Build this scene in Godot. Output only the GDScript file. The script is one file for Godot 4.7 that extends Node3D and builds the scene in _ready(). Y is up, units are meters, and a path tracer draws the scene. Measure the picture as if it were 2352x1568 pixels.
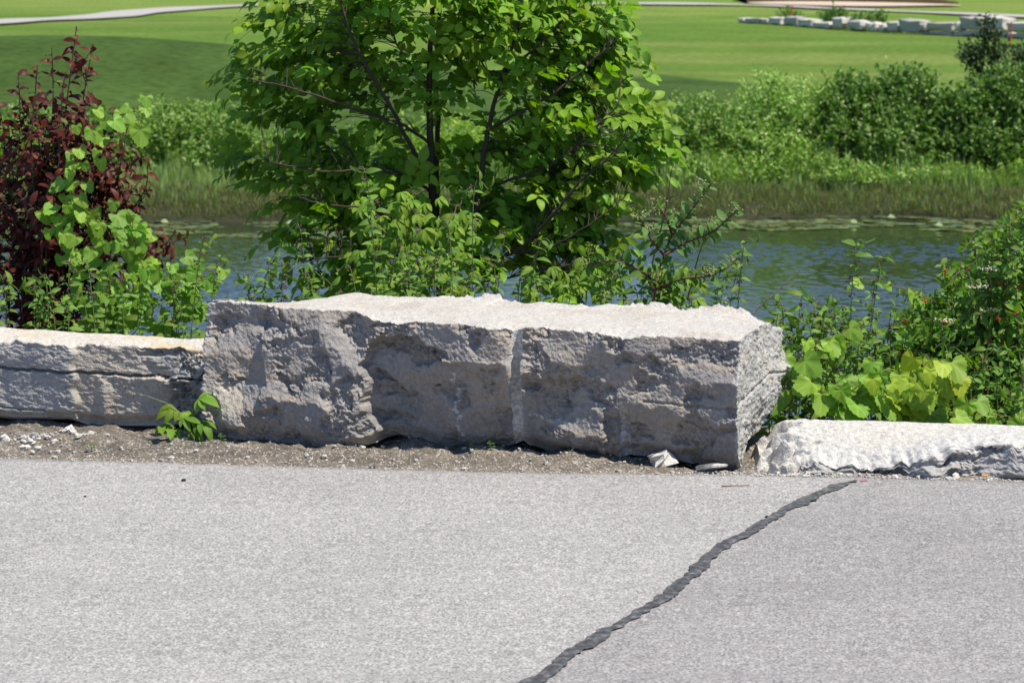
extends Node3D
# A long limestone block beside a paved lane, weeds and a young ash behind it, a pond and a golf course beyond.

const EYE := Vector3(0.0, 1.8, 0.0)
const PITCH := 8.5
const FOCAL := 5578.0
var rng := RandomNumberGenerator.new()
var used := {}
var sun_to := Vector3(0.42, 0.88, 0.19).normalized()

# ------------------------------------------------------------------ helpers
func numbered(called: String) -> String:
	if not used.has(called):
		used[called] = 0
		return called
	used[called] += 1
	return "%s_%03d" % [called, used[called]]

func tag(o: Node, label: String, category: String, group := "", kind := "") -> Node:
	if label != "": o.set_meta("label", label)
	if category != "": o.set_meta("category", category)
	if group != "": o.set_meta("group", group)
	if kind != "": o.set_meta("kind", kind)
	return o

func thing(called: String, label: String, category: String, where: Vector3, group := "") -> Node3D:
	var o := Node3D.new()
	o.name = numbered(called)
	add_child(o)
	o.position = where
	tag(o, label, category, group)
	return o

func mesh_node(called: String, m: Mesh, mat: Material, parent: Node, kind := "") -> MeshInstance3D:
	var o := MeshInstance3D.new()
	o.name = numbered(called) if parent == self else called
	o.mesh = m
	o.material_override = mat
	parent.add_child(o, true)
	if kind != "": o.set_meta("kind", kind)
	return o

# a sight line from where the photographer stood, cut at a real distance (metres along the ground)
func at(u: float, v: float, dist: float) -> Vector3:
	var d := Vector3((u - 1176.0) / FOCAL, -(v - 784.0) / FOCAL, -1.0).rotated(Vector3.RIGHT, deg_to_rad(-PITCH))
	return EYE + d * (dist / -d.z)

func seen(p: Vector3) -> bool:
	var q := (p - EYE).rotated(Vector3.RIGHT, deg_to_rad(PITCH))
	if q.z > -0.1: return false
	return absf(q.x / -q.z) < 0.222 and absf(q.y / -q.z) < 0.15

func noise(freq: float, octaves := 4, seed_ := 1, kind := FastNoiseLite.TYPE_SIMPLEX_SMOOTH) -> FastNoiseLite:
	var n := FastNoiseLite.new()
	n.seed = seed_
	n.frequency = freq
	n.noise_type = kind
	n.fractal_type = FastNoiseLite.FRACTAL_FBM if octaves > 1 else FastNoiseLite.FRACTAL_NONE
	n.fractal_octaves = octaves
	return n

func lin(r: float, g: float, b: float) -> Color:
	return Color(r, g, b).linear_to_srgb()

func pw(x: float, pts: Array) -> float:   # piecewise linear
	if x <= pts[0][0]: return pts[0][1]
	for i in range(1, pts.size()):
		if x <= pts[i][0]:
			var a: Array = pts[i - 1]
			var b: Array = pts[i]
			return lerpf(a[1], b[1], (x - a[0]) / (b[0] - a[0]))
	return pts[-1][1]

func ss(a: float, b: float, x: float) -> float:
	return smoothstep(a, b, x)

# ------------------------------------------------------------------ textures
func noise_bytes(n: FastNoiseLite, size: int) -> PackedByteArray:
	var im := n.get_seamless_image(size, size, false, false, 0.1, true)
	im.convert(Image.FORMAT_L8)
	return im.get_data()

func tex_rgb(data: PackedByteArray, size: int) -> ImageTexture:
	var im := Image.create_from_data(size, size, false, Image.FORMAT_RGB8, data)
	return ImageTexture.create_from_image(im)

# layers: noise arrays blended to a colour between ramps; each layer [bytes, weight]
func blend_tex(size: int, layers: Array, ramp: Gradient) -> ImageTexture:
	var out := PackedByteArray()
	out.resize(size * size * 3)
	var lut := []
	for i in 256:
		var c := ramp.sample(i / 255.0)
		lut.append([int(c.r * 255), int(c.g * 255), int(c.b * 255)])
	var n := layers.size()
	var b0: PackedByteArray = layers[0][0]
	var w0: float = layers[0][1]
	var b1: PackedByteArray = layers[1][0] if n > 1 else b0
	var w1: float = layers[1][1] if n > 1 else 0.0
	var b2: PackedByteArray = layers[2][0] if n > 2 else b0
	var w2: float = layers[2][1] if n > 2 else 0.0
	for i in size * size:
		var x := int((b0[i] - 128) * w0 + (b1[i] - 128) * w1 + (b2[i] - 128) * w2 + 128.0)
		var c: Array = lut[clampi(x, 0, 255)]
		out[i * 3] = c[0]; out[i * 3 + 1] = c[1]; out[i * 3 + 2] = c[2]
	return tex_rgb(out, size)

func normal_tex(n: FastNoiseLite, size: int, strength: float) -> ImageTexture:
	var im := n.get_seamless_image(size, size, false, false, 0.1, true)
	im.convert(Image.FORMAT_RGBA8)
	im.bump_map_to_normal_map(strength)
	return ImageTexture.create_from_image(im)

func ramp(stops: Array) -> Gradient:
	var g := Gradient.new()
	var offs := PackedFloat32Array()
	var cols := PackedColorArray()
	for s in stops:
		offs.append(s[0]); cols.append(s[1])
	g.offsets = offs
	g.colors = cols
	return g

func grey(x: float) -> Color:
	return Color(x, x, x)

func world_mat(tex: Texture2D, scale_: float, rough: float, nt: Texture2D = null, ns := 1.0) -> StandardMaterial3D:
	var m := StandardMaterial3D.new()
	m.albedo_texture = tex
	m.vertex_color_use_as_albedo = true
	m.uv1_triplanar = true
	m.uv1_world_triplanar = true
	m.uv1_scale = Vector3.ONE * scale_
	m.roughness = rough
	m.metallic_specular = 0.3
	if nt:
		m.normal_enabled = true
		m.normal_texture = nt
		m.normal_scale = ns
	return m

func leaf_mat(rough: float, through: Color, spec := 0.5) -> StandardMaterial3D:
	var m := StandardMaterial3D.new()
	m.vertex_color_use_as_albedo = true
	m.roughness = rough
	m.metallic_specular = spec
	m.cull_mode = BaseMaterial3D.CULL_DISABLED
	m.backlight_enabled = true
	m.backlight = through
	return m

func plain(c: Color, rough: float, spec := 0.4) -> StandardMaterial3D:
	var m := StandardMaterial3D.new()
	m.albedo_color = c
	m.roughness = rough
	m.metallic_specular = spec
	return m

# ------------------------------------------------------------------ shapes
func begin() -> SurfaceTool:
	var st := SurfaceTool.new()
	st.begin(Mesh.PRIMITIVE_TRIANGLES)
	return st

func tube(st: SurfaceTool, pts: Array, r0: float, r1: float, sides := 6, col := Color.WHITE) -> void:
	var rings := []
	var n := pts.size()
	for i in n:
		var p: Vector3 = pts[i]
		var d: Vector3 = (pts[mini(i + 1, n - 1)] - pts[maxi(i - 1, 0)]).normalized()
		var a := d.cross(Vector3(0.31, 0.12, 0.94)).normalized()
		var b := d.cross(a)
		var r := lerpf(r0, r1, float(i) / (n - 1))
		var ring := []
		for k in sides:
			var t := TAU * k / sides
			ring.append(p + (a * cos(t) + b * sin(t)) * r)
		rings.append(ring)
	st.set_color(col)
	for i in n - 1:
		for k in sides:
			var k2 := (k + 1) % sides
			for q in [rings[i][k], rings[i + 1][k2], rings[i + 1][k], rings[i][k], rings[i][k2], rings[i + 1][k2]]:
				st.add_vertex(q)

func smooth_path(pts: Array, steps := 4, wob := 0.0) -> Array:
	var out := []
	var n := pts.size()
	for i in n - 1:
		var p0: Vector3 = pts[maxi(i - 1, 0)]
		var p1: Vector3 = pts[i]
		var p2: Vector3 = pts[i + 1]
		var p3: Vector3 = pts[mini(i + 2, n - 1)]
		for k in steps:
			var q := p1.cubic_interpolate(p2, p0, p3, float(k) / steps)
			if wob > 0 and (i > 0 or k > 0):
				q += Vector3(rng.randf_range(-wob, wob), rng.randf_range(-wob, wob), rng.randf_range(-wob, wob))
			out.append(q)
	out.append(pts[-1])
	return out

func commit(st: SurfaceTool) -> ArrayMesh:
	st.generate_normals()
	return st.commit()

# one leaf blade: base at xf origin, runs along its x, faces its y
func blade(st: SurfaceTool, xf: Transform3D, length: float, width: float, fold: float, droop: float, col: Color, widest := 0.42, twist := 0.0, stations := 5) -> void:
	var rows := []
	for i in stations + 1:
		var t := float(i) / stations
		var w := width * 0.5 * pow(sin(PI * pow(t, log(0.5) / log(widest))), 0.8) if i > 0 and i < stations else 0.0
		var x := length * (t - 0.25 * droop * droop * t * t * t)
		var y := -droop * length * t * t * 0.6
		var e := w * fold
		var tw := twist * t
		rows.append([xf * Vector3(x, y + e * cos(tw) - w * sin(tw), -w * cos(tw)), xf * Vector3(x, y, 0), xf * Vector3(x, y + e * cos(tw) + w * sin(tw), w * cos(tw))])
	st.set_color(col)
	for i in stations:
		var a: Array = rows[i]
		var b: Array = rows[i + 1]
		if i > 0:
			st.add_vertex(a[0]); st.add_vertex(b[1]); st.add_vertex(a[1])
			st.add_vertex(a[1]); st.add_vertex(b[1]); st.add_vertex(a[2])
		if i < stations - 1:
			st.add_vertex(a[0] if i > 0 else a[1]); st.add_vertex(b[0]); st.add_vertex(b[1])
			st.add_vertex(a[2] if i > 0 else a[1]); st.add_vertex(b[1]); st.add_vertex(b[2])

func rand_dir() -> Vector3:
	return Vector3(rng.randfn(), rng.randfn(), rng.randfn()).normalized()

func facing(origin: Vector3, dir: Vector3, up: Vector3, s := 1.0) -> Transform3D:
	var x := dir.normalized()
	var z := x.cross(up)
	if z.length() < 0.01: z = x.cross(Vector3(0.3, 0.2, 0.9))
	z = z.normalized()
	var y := z.cross(x)
	return Transform3D(Basis(x * s, y * s, z * s), origin)

func tint(c: Color, amount := 0.18, yellow := 0.12) -> Color:
	var k := 1.0 + rng.randf_range(-amount, amount)
	var yv := rng.randf_range(-yellow, yellow)
	return Color(c.r * k * (1.0 + yv), c.g * k, c.b * k * (1.0 - yv))

# leaf meshes, several of each kind; every mesh carries its own tint
func simple_leaves(count: int, length: float, ratio: float, col: Color, widest := 0.42, droop := 0.35, stations := 5, amount := 0.2) -> Array:
	var out := []
	for i in count:
		var st := begin()
		var l := length * rng.randf_range(0.75, 1.2)
		blade(st, Transform3D.IDENTITY, l, l * ratio * rng.randf_range(0.85, 1.15), rng.randf_range(0.1, 0.55), droop * rng.randf_range(0.2, 1.8), tint(col, amount), widest, rng.randf_range(-0.5, 0.5), stations)
		out.append(commit(st))
	return out

func ash_leaves(count: int, col: Color, stem: Color) -> Array:
	var out := []
	for i in count:
		var st := begin()
		var n: int = [5, 7, 7, 5, 7][i % 5]
		var reach := rng.randf_range(0.13, 0.19)
		var sag := rng.randf_range(0.1, 0.7)
		var base := tint(col, 0.2, 0.15)
		var pts := []
		for k in 6:
			var t := k / 5.0
			pts.append(Vector3(reach * t, -sag * reach * t * t, 0))
		tube(st, pts, 0.0016, 0.0009, 3, stem)
		var pairs := (n - 1) / 2
		for k in pairs:
			var t := lerpf(0.35, 0.86, float(k) / maxf(pairs - 1, 1))
			var p := Vector3(reach * t, -sag * reach * t * t, 0)
			for s in [-1.0, 1.0]:
				var dir := Vector3(0.55, -sag * 0.9 * t + rng.randf_range(-0.35, 0.15), s * 0.9)
				var l := rng.randf_range(0.062, 0.085)
				blade(st, facing(p, dir, Vector3(0.15, 1, rng.randf_range(-0.5, 0.5))), l, l * rng.randf_range(0.52, 0.64), rng.randf_range(0.05, 0.5), rng.randf_range(0.1, 0.8), tint(base, 0.1, 0.05), 0.45, rng.randf_range(-0.5, 0.5))
		var dir2 := Vector3(1, -sag * 1.6, rng.randf_range(-0.2, 0.2))
		var l2 := rng.randf_range(0.075, 0.095)
		blade(st, facing(pts[5], dir2, Vector3(0.4, 1, 0)), l2, l2 * 0.58, 0.3, rng.randf_range(0.1, 0.8), tint(base, 0.1, 0.05), 0.48, rng.randf_range(-0.4, 0.4))
		out.append(commit(st))
	return out

func palm_leaves(count: int, col: Color) -> Array:   # five leaflets from one point, hanging
	var out := []
	for i in count:
		var st := begin()
		var base := tint(col)
		for k in 5:
			var a := lerpf(-1.25, 1.25, k / 4.0)
			var l := (0.095 - absf(a) * 0.022) * rng.randf_range(0.85, 1.15)
			blade(st, facing(Vector3.ZERO, Vector3(cos(a), rng.randf_range(-0.25, 0.05), sin(a)), Vector3.UP), l, l * 0.36, 0.35, rng.randf_range(0.4, 1.1), tint(base, 0.08, 0.04), 0.55, rng.randf_range(-0.2, 0.2))
		out.append(commit(st))
	return out

func grape_leaves(count: int, size: float, col: Color) -> Array:   # heart-shaped, lobed, toothed
	var out := []
	for i in count:
		var st := begin()
		var c := tint(col)
		var s := size * rng.randf_range(0.8, 1.15)
		var cup := rng.randf_range(-0.1, 0.35)
		var bend := rng.randf_range(0.1, 0.6)
		var nn := 36
		var rim := []
		var mid := []
		for k in nn + 1:
			var a := lerpf(-2.75, 2.75, float(k) / nn)
			var lobes := 0.5 + 0.13 * cos(a) + 0.09 * cos(a * 3.0) + 0.03 * cos(5.0 * a)
			if absf(a) > 2.2: lobes *= lerpf(1.0, 0.62, (absf(a) - 2.2) / 0.55)
			var tooth := 1.0 + (0.055 if k % 2 == 0 else -0.055)
			var r := lobes * tooth * s
			var vein := 0.028 * s * cos(a * 5.0 / 1.15)
			var q := Vector3(cos(a) * r + 0.12 * s, 0, sin(a) * r)
			q.y = cup * r * r / s - bend * q.x * absf(q.x) / s * 0.6 + vein + rng.randf_range(-0.012, 0.012) * s
			rim.append(q)
			var q2 := Vector3(cos(a) * r * 0.5 + 0.08 * s, 0, sin(a) * r * 0.5)
			q2.y = cup * r * r * 0.25 / s - bend * q2.x * absf(q2.x) / s * 0.6 + vein * 0.8
			mid.append(q2)
		var rib := Color(minf(c.r * 1.35, 0.6), minf(c.g * 1.25, 0.68), c.b * 1.6)
		for k in nn:
			var ca := rib if k % 6 == 0 else c * 0.92
			var cb := rib if (k + 1) % 6 == 0 else c * 0.92
			for q in [[Vector3.ZERO, rib], [mid[k], ca], [mid[k + 1], cb], [mid[k], ca], [rim[k], c], [rim[k + 1], c], [mid[k], ca], [rim[k + 1], c], [mid[k + 1], cb]]:
				st.set_color(q[1])
				st.add_vertex(q[0])
		var stem := [Vector3.ZERO, Vector3(-0.25 * s, -0.05 * s, 0.02 * s), Vector3(-0.5 * s, -0.22 * s, 0.05 * s)]
		tube(st, stem, 0.0014, 0.0014, 3, Color(0.22, 0.10, 0.06))
		out.append(commit(st))
	return out

# leaves: [[Transform3D world, variant index], ...]; the nearest in view become parts of their own, the rest one part
func hang_leaves(root: Node3D, leaves: Array, variants: Array, mat: Material, most := 300, called := "leaf") -> void:
	var order := []
	var rest := []
	for l in leaves:
		var p: Vector3 = l[0].origin
		if most > 0 and seen(p): order.append([p.distance_squared_to(EYE), l])
		else: rest.append(l)
	order.sort_custom(func(a, b): return a[0] < b[0])
	var off := root.position
	for i in order.size():
		var l: Array = order[i][1]
		if i >= most:
			rest.append(l)
			continue
		var o := MeshInstance3D.new()
		o.name = called
		o.mesh = variants[l[1]]
		o.material_override = mat
		o.transform = Transform3D(l[0].basis, l[0].origin - off)
		root.add_child(o, true)
	if rest.size() > 0:
		var st := begin()
		for l in rest:
			st.append_from(variants[l[1]], 0, Transform3D(l[0].basis, l[0].origin - off))
		var m := st.commit()
		mesh_node("foliage", m, mat, root, "stuff")

# ------------------------------------------------------------------ ground heights
var hill_noise := noise(0.02, 3, 11)
func far_ground(x: float, d: float) -> float:
	var shore := 42.6 + 0.5 * sin(x * 0.35) + 0.3 * sin(x * 1.1 + 1.0)
	var y := pw(d, [[50, -1.62], [60, -1.38], [80, -1.02], [100, -0.62], [120, -0.34], [150, 0.02], [200, 0.75], [300, 2.4], [600, 9.0], [1200, 20.0]])
	if d < 50:
		y = pw(d - shore, [[-4.0, -3.2], [-0.3, -2.5], [0.15, -2.2], [0.9, -1.95], [2.5, -1.8], [8.0, -1.62]])
	var mx := (x + 12.0) / (13.0 if x < -12 else 12.0)
	var md := (d - 63.0) / (11.0 if d < 63 else 7.0)
	y += 1.62 * exp(-mx * mx - md * md)
	if d > 50: y += hill_noise.get_noise_2d(x, d) * 0.35 * ss(50.0, 90.0, d)
	return y

# ------------------------------------------------------------------ stones
# eight corners [front-bottom-left, fbr, ftr, ftl, back-bottom-left, bbr, btr, btl]; shape(s, t, w, p, face) gives [push along the face, colour]
func stone_mesh(c: Array, nu: int, nv: int, nw: int, shape: Callable) -> ArrayMesh:
	var V := PackedVector3Array()
	var C := PackedColorArray()
	var I := PackedInt32Array()
	var faces := [["front", nu, nv], ["top", nu, nw], ["right", nw, nv], ["left", nw, nv], ["back", nu / 4, nv / 4], ["bottom", nu / 2, nw / 3]]
	var centre := Vector3.ZERO
	for q in c: centre += q / 8.0
	for f in faces:
		var first := V.size()
		var a: int = f[1]
		var b: int = f[2]
		for j in b + 1:
			for i in a + 1:
				var s := float(i) / a
				var t := float(j) / b
				var w := 0.0
				match f[0]:
					"top": w = t; t = 1.0
					"right": w = s; s = 1.0
					"left": w = 1.0 - s; s = 0.0
					"back": w = 1.0; s = 1.0 - s
					"bottom": w = 1.0 - t; t = 0.0
				var p: Vector3 = (c[0] * (1 - s) * (1 - t) + c[1] * s * (1 - t) + c[2] * s * t + c[3] * (1 - s) * t) * (1 - w) + (c[4] * (1 - s) * (1 - t) + c[5] * s * (1 - t) + c[6] * s * t + c[7] * (1 - s) * t) * w
				var n := Vector3(signf(s - 0.5) * pow(absf(2 * s - 1), 60.0), signf(t - 0.5) * pow(absf(2 * t - 1), 70.0), signf(0.5 - w) * pow(absf(2 * w - 1), 70.0))
				n = n.normalized() if n.length() > 0.001 else (p - centre).normalized()
				var r: Array = shape.call(s, t, w, p, n)
				V.append(r[0]); C.append(r[1])
		for j in b:
			for i in a:
				var k := first + j * (a + 1) + i
				I.append_array([k, k + a + 1, k + 1, k + 1, k + a + 1, k + a + 2])
	var arr := []
	arr.resize(Mesh.ARRAY_MAX)
	arr[Mesh.ARRAY_VERTEX] = V
	arr[Mesh.ARRAY_COLOR] = C
	arr[Mesh.ARRAY_INDEX] = I
	var m := ArrayMesh.new()
	m.add_surface_from_arrays(Mesh.PRIMITIVE_TRIANGLES, arr)
	var st := SurfaceTool.new()
	st.create_from(m, 0)
	st.generate_normals()
	return st.commit()

var n_big := noise(2.6, 2, 5)
var n_mid := noise(7.0, 3, 6)
var n_fine := noise(34.0, 4, 7)
var n_chip := noise(9.0, 1, 8, FastNoiseLite.TYPE_CELLULAR)
var n_chip2 := noise(24.0, 1, 9, FastNoiseLite.TYPE_CELLULAR)
var n_stain := noise(3.0, 4, 10)
var n_pit := noise(40.0, 2, 12)

func terrace(x: float, steps: float, soft := 0.25) -> float:
	var y := x * steps
	var f := floorf(y)
	return (f + ss(0.5 - soft, 0.5 + soft, y - f)) / steps

func chips(p: Vector3, freq_y := 1.5) -> float:
	var q := Vector3(p.x, p.y * freq_y, p.z)
	var warp := Vector3(n_mid.get_noise_3d(q.x + 7.1, q.y, q.z), n_mid.get_noise_3d(q.x, q.y + 3.7, q.z), n_mid.get_noise_3d(q.x, q.y, q.z + 9.2)) * 0.05
	var r := q + warp
	var ragged := ss(-0.12, 0.22, n_big.get_noise_3d(r.x * 1.9 + 5.0, r.y * 1.6, r.z))
	var f := 0.0
	f += 0.058 * terrace(n_big.get_noise_3d(r.x, r.y, r.z) * 1.3, 4.0, 0.16)
	f += 0.034 * terrace(n_mid.get_noise_3d(r.x * 1.2 + 3.0, r.y * 1.3, r.z * 1.2), 4.0, 0.14)
	f += lerpf(0.004, 0.022, ragged) * n_chip.get_noise_3d(r.x, r.y, r.z)
	f += lerpf(0.002, 0.014, ragged) * n_chip2.get_noise_3d(r.x, r.y, r.z)
	f += lerpf(0.003, 0.020, ragged) * (0.35 - absf(n_fine.get_noise_3d(q.x * 0.7, q.y * 0.8, q.z * 0.7)))
	f += lerpf(0.002, 0.010, ragged) * n_fine.get_noise_3d(q.x * 1.9, q.y * 1.9, q.z * 1.9)
	return f

# broken rock: shallow shell-shaped scoops that meet in sharp ridges (lower envelope of tilted bowls on a jittered grid)
var scoop_table := PackedFloat32Array()
func scoops(x: float, y: float, cell: float, deep: float, slope: float, bowl: float) -> float:
	if scoop_table.is_empty():
		var r := RandomNumberGenerator.new()
		r.seed = 77
		for i in 64 * 64 * 5: scoop_table.append(r.randf())
	var gx := x / cell
	var gy := y / cell
	var ix := int(floor(gx))
	var iy := int(floor(gy))
	var best := 1e9
	for j in 3:
		for i in 3:
			var cx := ix + i - 1
			var cy := iy + j - 1
			var k := (((cy & 63) << 6) + (cx & 63)) * 5
			var dx := (gx - cx - scoop_table[k]) * cell
			var dy := (gy - cy - scoop_table[k + 1]) * cell
			var h := (scoop_table[k + 2] - 0.5) * deep + (scoop_table[k + 3] - 0.5) * slope * dx + (scoop_table[k + 4] - 0.5) * slope * dy + bowl * (dx * dx + dy * dy)
			if h < best: best = h
	return best

func broken(x: float, y: float, seed_: float) -> float:
	var wx := x + 0.030 * n_mid.get_noise_2d(x * 1.3, y * 1.3 + seed_) + 0.006 * n_fine.get_noise_2d(x, y + seed_)
	var wy := y + 0.022 * n_mid.get_noise_2d(x * 1.3 + 9.0, y * 1.3 + seed_) + 0.006 * n_fine.get_noise_2d(x + 4.0, y + seed_)
	var ragged := ss(-0.06, 0.22, n_big.get_noise_2d(wx * 1.7 + 3.0, wy * 2.2 + seed_))
	var f := scoops(wx * 0.8 + seed_, wy * 1.15, 0.21, 0.085, 0.7, 1.2)
	f += scoops(wx + 3.0 + seed_, wy * 1.3, 0.066, 0.022, 0.75, 2.8) * lerpf(0.15, 1.0, ragged)
	f += scoops(wx + 5.0, wy * 1.4 + seed_, 0.020, 0.015, 1.0, 7.0) * lerpf(0.16, 1.25, ragged)
	f += lerpf(0.0035, 0.011, ragged) * n_fine.get_noise_2d(x * 1.6, y * 1.6 + seed_)
	return f

func bed(p: Vector3) -> float:   # the weathered upper bed: shallow, flaky
	return 0.010 * n_big.get_noise_3d(p.x, 0, p.z) + 0.006 * terrace(n_mid.get_noise_3d(p.x * 0.7, 3.0, p.z * 1.4), 3.0) + 0.0025 * n_fine.get_noise_3d(p.x, p.y, p.z * 1.5)

func main_block(s: float, t: float, w: float, p: Vector3, n: Vector3) -> Array:
	var q := p
	# edge lines of the block
	var bottom := pw(s, [[0, 0.05], [0.03, 0.01], [0.1, 0.0], [0.25, -0.005], [0.32, 0.015], [0.355, 0.035], [0.4, 0.022], [0.44, -0.01], [0.5, -0.012], [0.56, 0.012], [0.6, 0.05], [0.65, 0.005], [0.71, -0.015], [0.76, -0.008], [0.8, 0.02], [0.86, 0.02], [0.91, 0.0], [0.96, -0.012], [1.0, -0.006]])
	q.y += (maxf(bottom, 0.0) + minf(bottom, 0.0) * (1.0 - w) + 0.05 * ss(0.0, 0.5, w)) * pow(1 - t, 3.0)
	var front := ss(0.25, 0.0, w) * (1.0 if n.z > 0.3 else 0.0) if n.z > 0.02 else 0.0
	var face := clampf(n.z, 0, 1)
	var upn := clampf(n.y, 0, 1)
	var endn := absf(n.x)
	# the top edge dips and rises along the front
	var lip := pw(s, [[0, -0.03], [0.04, -0.005], [0.2, 0.0], [0.3, 0.004], [0.345, -0.03], [0.385, -0.045], [0.42, -0.012], [0.5, -0.008], [0.56, -0.02], [0.6, -0.028], [0.62, -0.006], [0.7, -0.006], [0.77, -0.012], [0.795, -0.04], [0.83, -0.012], [0.9, -0.012], [0.97, -0.02], [1.0, -0.015]])
	q.y += (0.6 * lip + 0.006 * n_mid.get_noise_2d(s * 9.0, 3.0)) * clampf(t * 6.0 - 5.0, 0, 1) * clampf(1.0 - w / (0.10 - 1.6 * lip), 0, 1)
	# back edge: rounded towards the left end, chipped at the right corner
	q.y += -0.05 * ss(0.16, 0.0, s) * t * ss(0.1, 0.9, w)
	q.y -= 0.05 * ss(0.9, 1.0, s) * ss(0.65, 1.0, w) * t
	q.z += 0.10 * ss(0.9, 1.0, s) * ss(0.6, 1.0, w)
	q.y += 0.010 * n_mid.get_noise_2d(s * 1.4, 5.0) * t * ss(0.5, 1.0, w)
	var d := 0.0
	var c := chips(p)
	var bx := bed(p)
	var rough_side := maxf(face, clampf(-n.z, 0, 1))
	d += c * clampf(-n.z, 0, 1)
	var cf := 0.0
	if w < 0.15:
		cf = broken(s * 2.08, t * 0.5, 0.0) + 0.012
		q += Vector3(-0.245, 0, 0.97) * cf * (1.0 - ss(0.0, 0.15, w))
	d += bx * upn * (1.0 - rough_side * 0.4)
	if w < 0.42:
		var f := 0.0
		# deep hollow right of the lumpy left third, under an overhanging upper edge
		var roof := pw(s, [[0.3, 0.74], [0.34, 0.80], [0.385, 0.88], [0.42, 0.83], [0.47, 0.70], [0.53, 0.62], [0.6, 0.56]])
		var edge := 0.322 + 0.006 * sin(t * 17.0) + 0.012 * n_mid.get_noise_2d(t * 0.9, 2.0) + (0.014 * ss(0.4, 0.1, t))
		f -= 0.075 * ss(edge - 0.004, edge + 0.004, s) * (1.0 - ss(edge + 0.03, 0.6, s)) * ss(roof + 0.035, roof - 0.02, t + 0.05 * n_mid.get_noise_2d(s * 4.0, 8.0))
		f -= 0.034 * ss(0.612, 0.63, s) * ss(0.79, 0.70, s) * ss(0.64, 0.58, t + 0.06 * n_mid.get_noise_2d(s * 5.0, 1.0))
		# the left third and the right end lean back, the middle stands plumb
		f -= (0.17 * ss(0.36, 0.28, s) + 0.07 * ss(0.80, 0.88, s) * ss(0.3, 0.5, t)) * (t - 0.42)
		# lumps low down
		f += 0.030 * exp(-pow((s - 0.685) / 0.035, 2) - pow((t - 0.17) / 0.09, 2)) + 0.026 * exp(-pow((s - 0.765) / 0.03, 2) - pow((t - 0.14) / 0.08, 2))
		f += 0.034 * exp(-pow((s - 0.47) / 0.02, 2) - pow((t - 0.30) / 0.14, 2))
		f += 0.022 * exp(-pow((s - 0.045) / 0.045, 2) - pow((t - 0.3) / 0.2, 2))
		f -= 0.030 * exp(-pow((s - 0.10) / 0.03, 2) - pow((t - 0.52) / 0.16, 2))
		f -= 0.022 * exp(-pow((s - 0.12) / 0.05, 2) - pow((t - 0.86) / 0.05, 2)) + 0.02 * exp(-pow((s - 0.03) / 0.03, 2) - pow((t - 0.84) / 0.04, 2))
		f += 0.018 * ss(0.02, 0.1, s) * ss(0.33, 0.28, s) * (1.0 - t)
		# a vertical half-round drill hole from top to bottom, and a short one
		var g1 := (s - lerpf(0.597, 0.606, t)) / 0.0105
		if absf(g1) < 1.0:
			f = minf(f, 0.0) - 0.022 * sqrt(1.0 - g1 * g1)
			q -= Vector3(-0.245, 0, 0.97) * (0.95 * cf + 0.014) * (1.0 - ss(0.0, 0.15, w))
		var g2 := (s - 0.793) / 0.0085
		if absf(g2) < 1.0 and t < 0.5:
			f -= 0.020 * sqrt(1.0 - g2 * g2) * ss(0.5, 0.46, t)
		# bedding seam
		var seam := 0.43 + 0.02 * sin(s * 9.0) + 0.02 * n_mid.get_noise_2d(s * 3.0, 4.0)
		if s > 0.83: f -= 0.010 * exp(-pow((t - seam - 0.03) / 0.008, 2))
		else: f -= 0.004 * exp(-pow((t - seam) / 0.010, 2)) * ss(0.5, 0.6, s)
		# underside leans back
		f -= 0.05 * ss(0.16, 0.0, t)
		q += Vector3(-0.245, 0, 0.97) * f * (1.0 - ss(0.0, 0.42, w))
	if endn > 0.05:
		var side_lump := 0.05 * sin(PI * clampf(t, 0, 1)) * ss(0.0, 0.9, w) + 0.03 * exp(-pow((t - 0.62) / 0.06, 2)) * ss(0.7, 1.0, w)
		d += (0.28 * c + 0.006 * n_pit.get_noise_3d(p.x, p.y, p.z) + (side_lump if s > 0.5 else 0.02 * sin(PI * t))) * endn * (1.0 - face * 0.5)
		if s > 0.5: d -= 0.012 * exp(-pow((t - 0.46 - 0.16 * w) / 0.012, 2)) * endn
	q += n * d
	# colour of the rock itself: grey broken faces, paler weathered bed, rusty and dark stains, white scale
	var st := n_stain.get_noise_3d(p.x, p.y * 1.3, p.z)
	var grain := n_fine.get_noise_3d(p.x * 1.7, p.y * 1.7, p.z * 1.7)
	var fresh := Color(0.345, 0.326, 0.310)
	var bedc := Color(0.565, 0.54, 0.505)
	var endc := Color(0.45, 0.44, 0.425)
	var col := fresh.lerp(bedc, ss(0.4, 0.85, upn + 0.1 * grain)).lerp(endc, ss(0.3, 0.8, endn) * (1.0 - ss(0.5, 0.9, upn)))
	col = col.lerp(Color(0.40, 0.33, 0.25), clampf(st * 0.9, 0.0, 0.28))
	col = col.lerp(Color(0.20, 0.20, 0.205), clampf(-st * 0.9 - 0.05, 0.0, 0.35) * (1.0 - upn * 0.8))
	if face > 0.5:
		var streak := n_stain.get_noise_2d(s * 0.8 + 4.0, t * 3.2)
		col = col.lerp(Color(0.42, 0.31, 0.21), clampf(streak * 1.3 - 0.2, 0.0, 0.28))
		var b1 := exp(-pow((s - 0.045) / 0.04, 2) - pow((t - 0.27) / 0.14, 2))
		col = col.lerp(Color(0.56, 0.51, 0.42), clampf(b1 + 0.3 * grain, 0, 0.8) * ss(0.2, 0.5, b1))
		if absf(s - lerpf(0.597, 0.606, t)) < 0.0105 or (absf(s - 0.793) < 0.0085 and t < 0.47):
			col = Color(0.58, 0.56, 0.535) * (1.0 + 0.5 * clampf(grain, -0.6, 0.6))
		var vein := absf(s - (0.485 + 0.012 * n_mid.get_noise_2d(t * 2.0, 9.0)))
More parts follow.
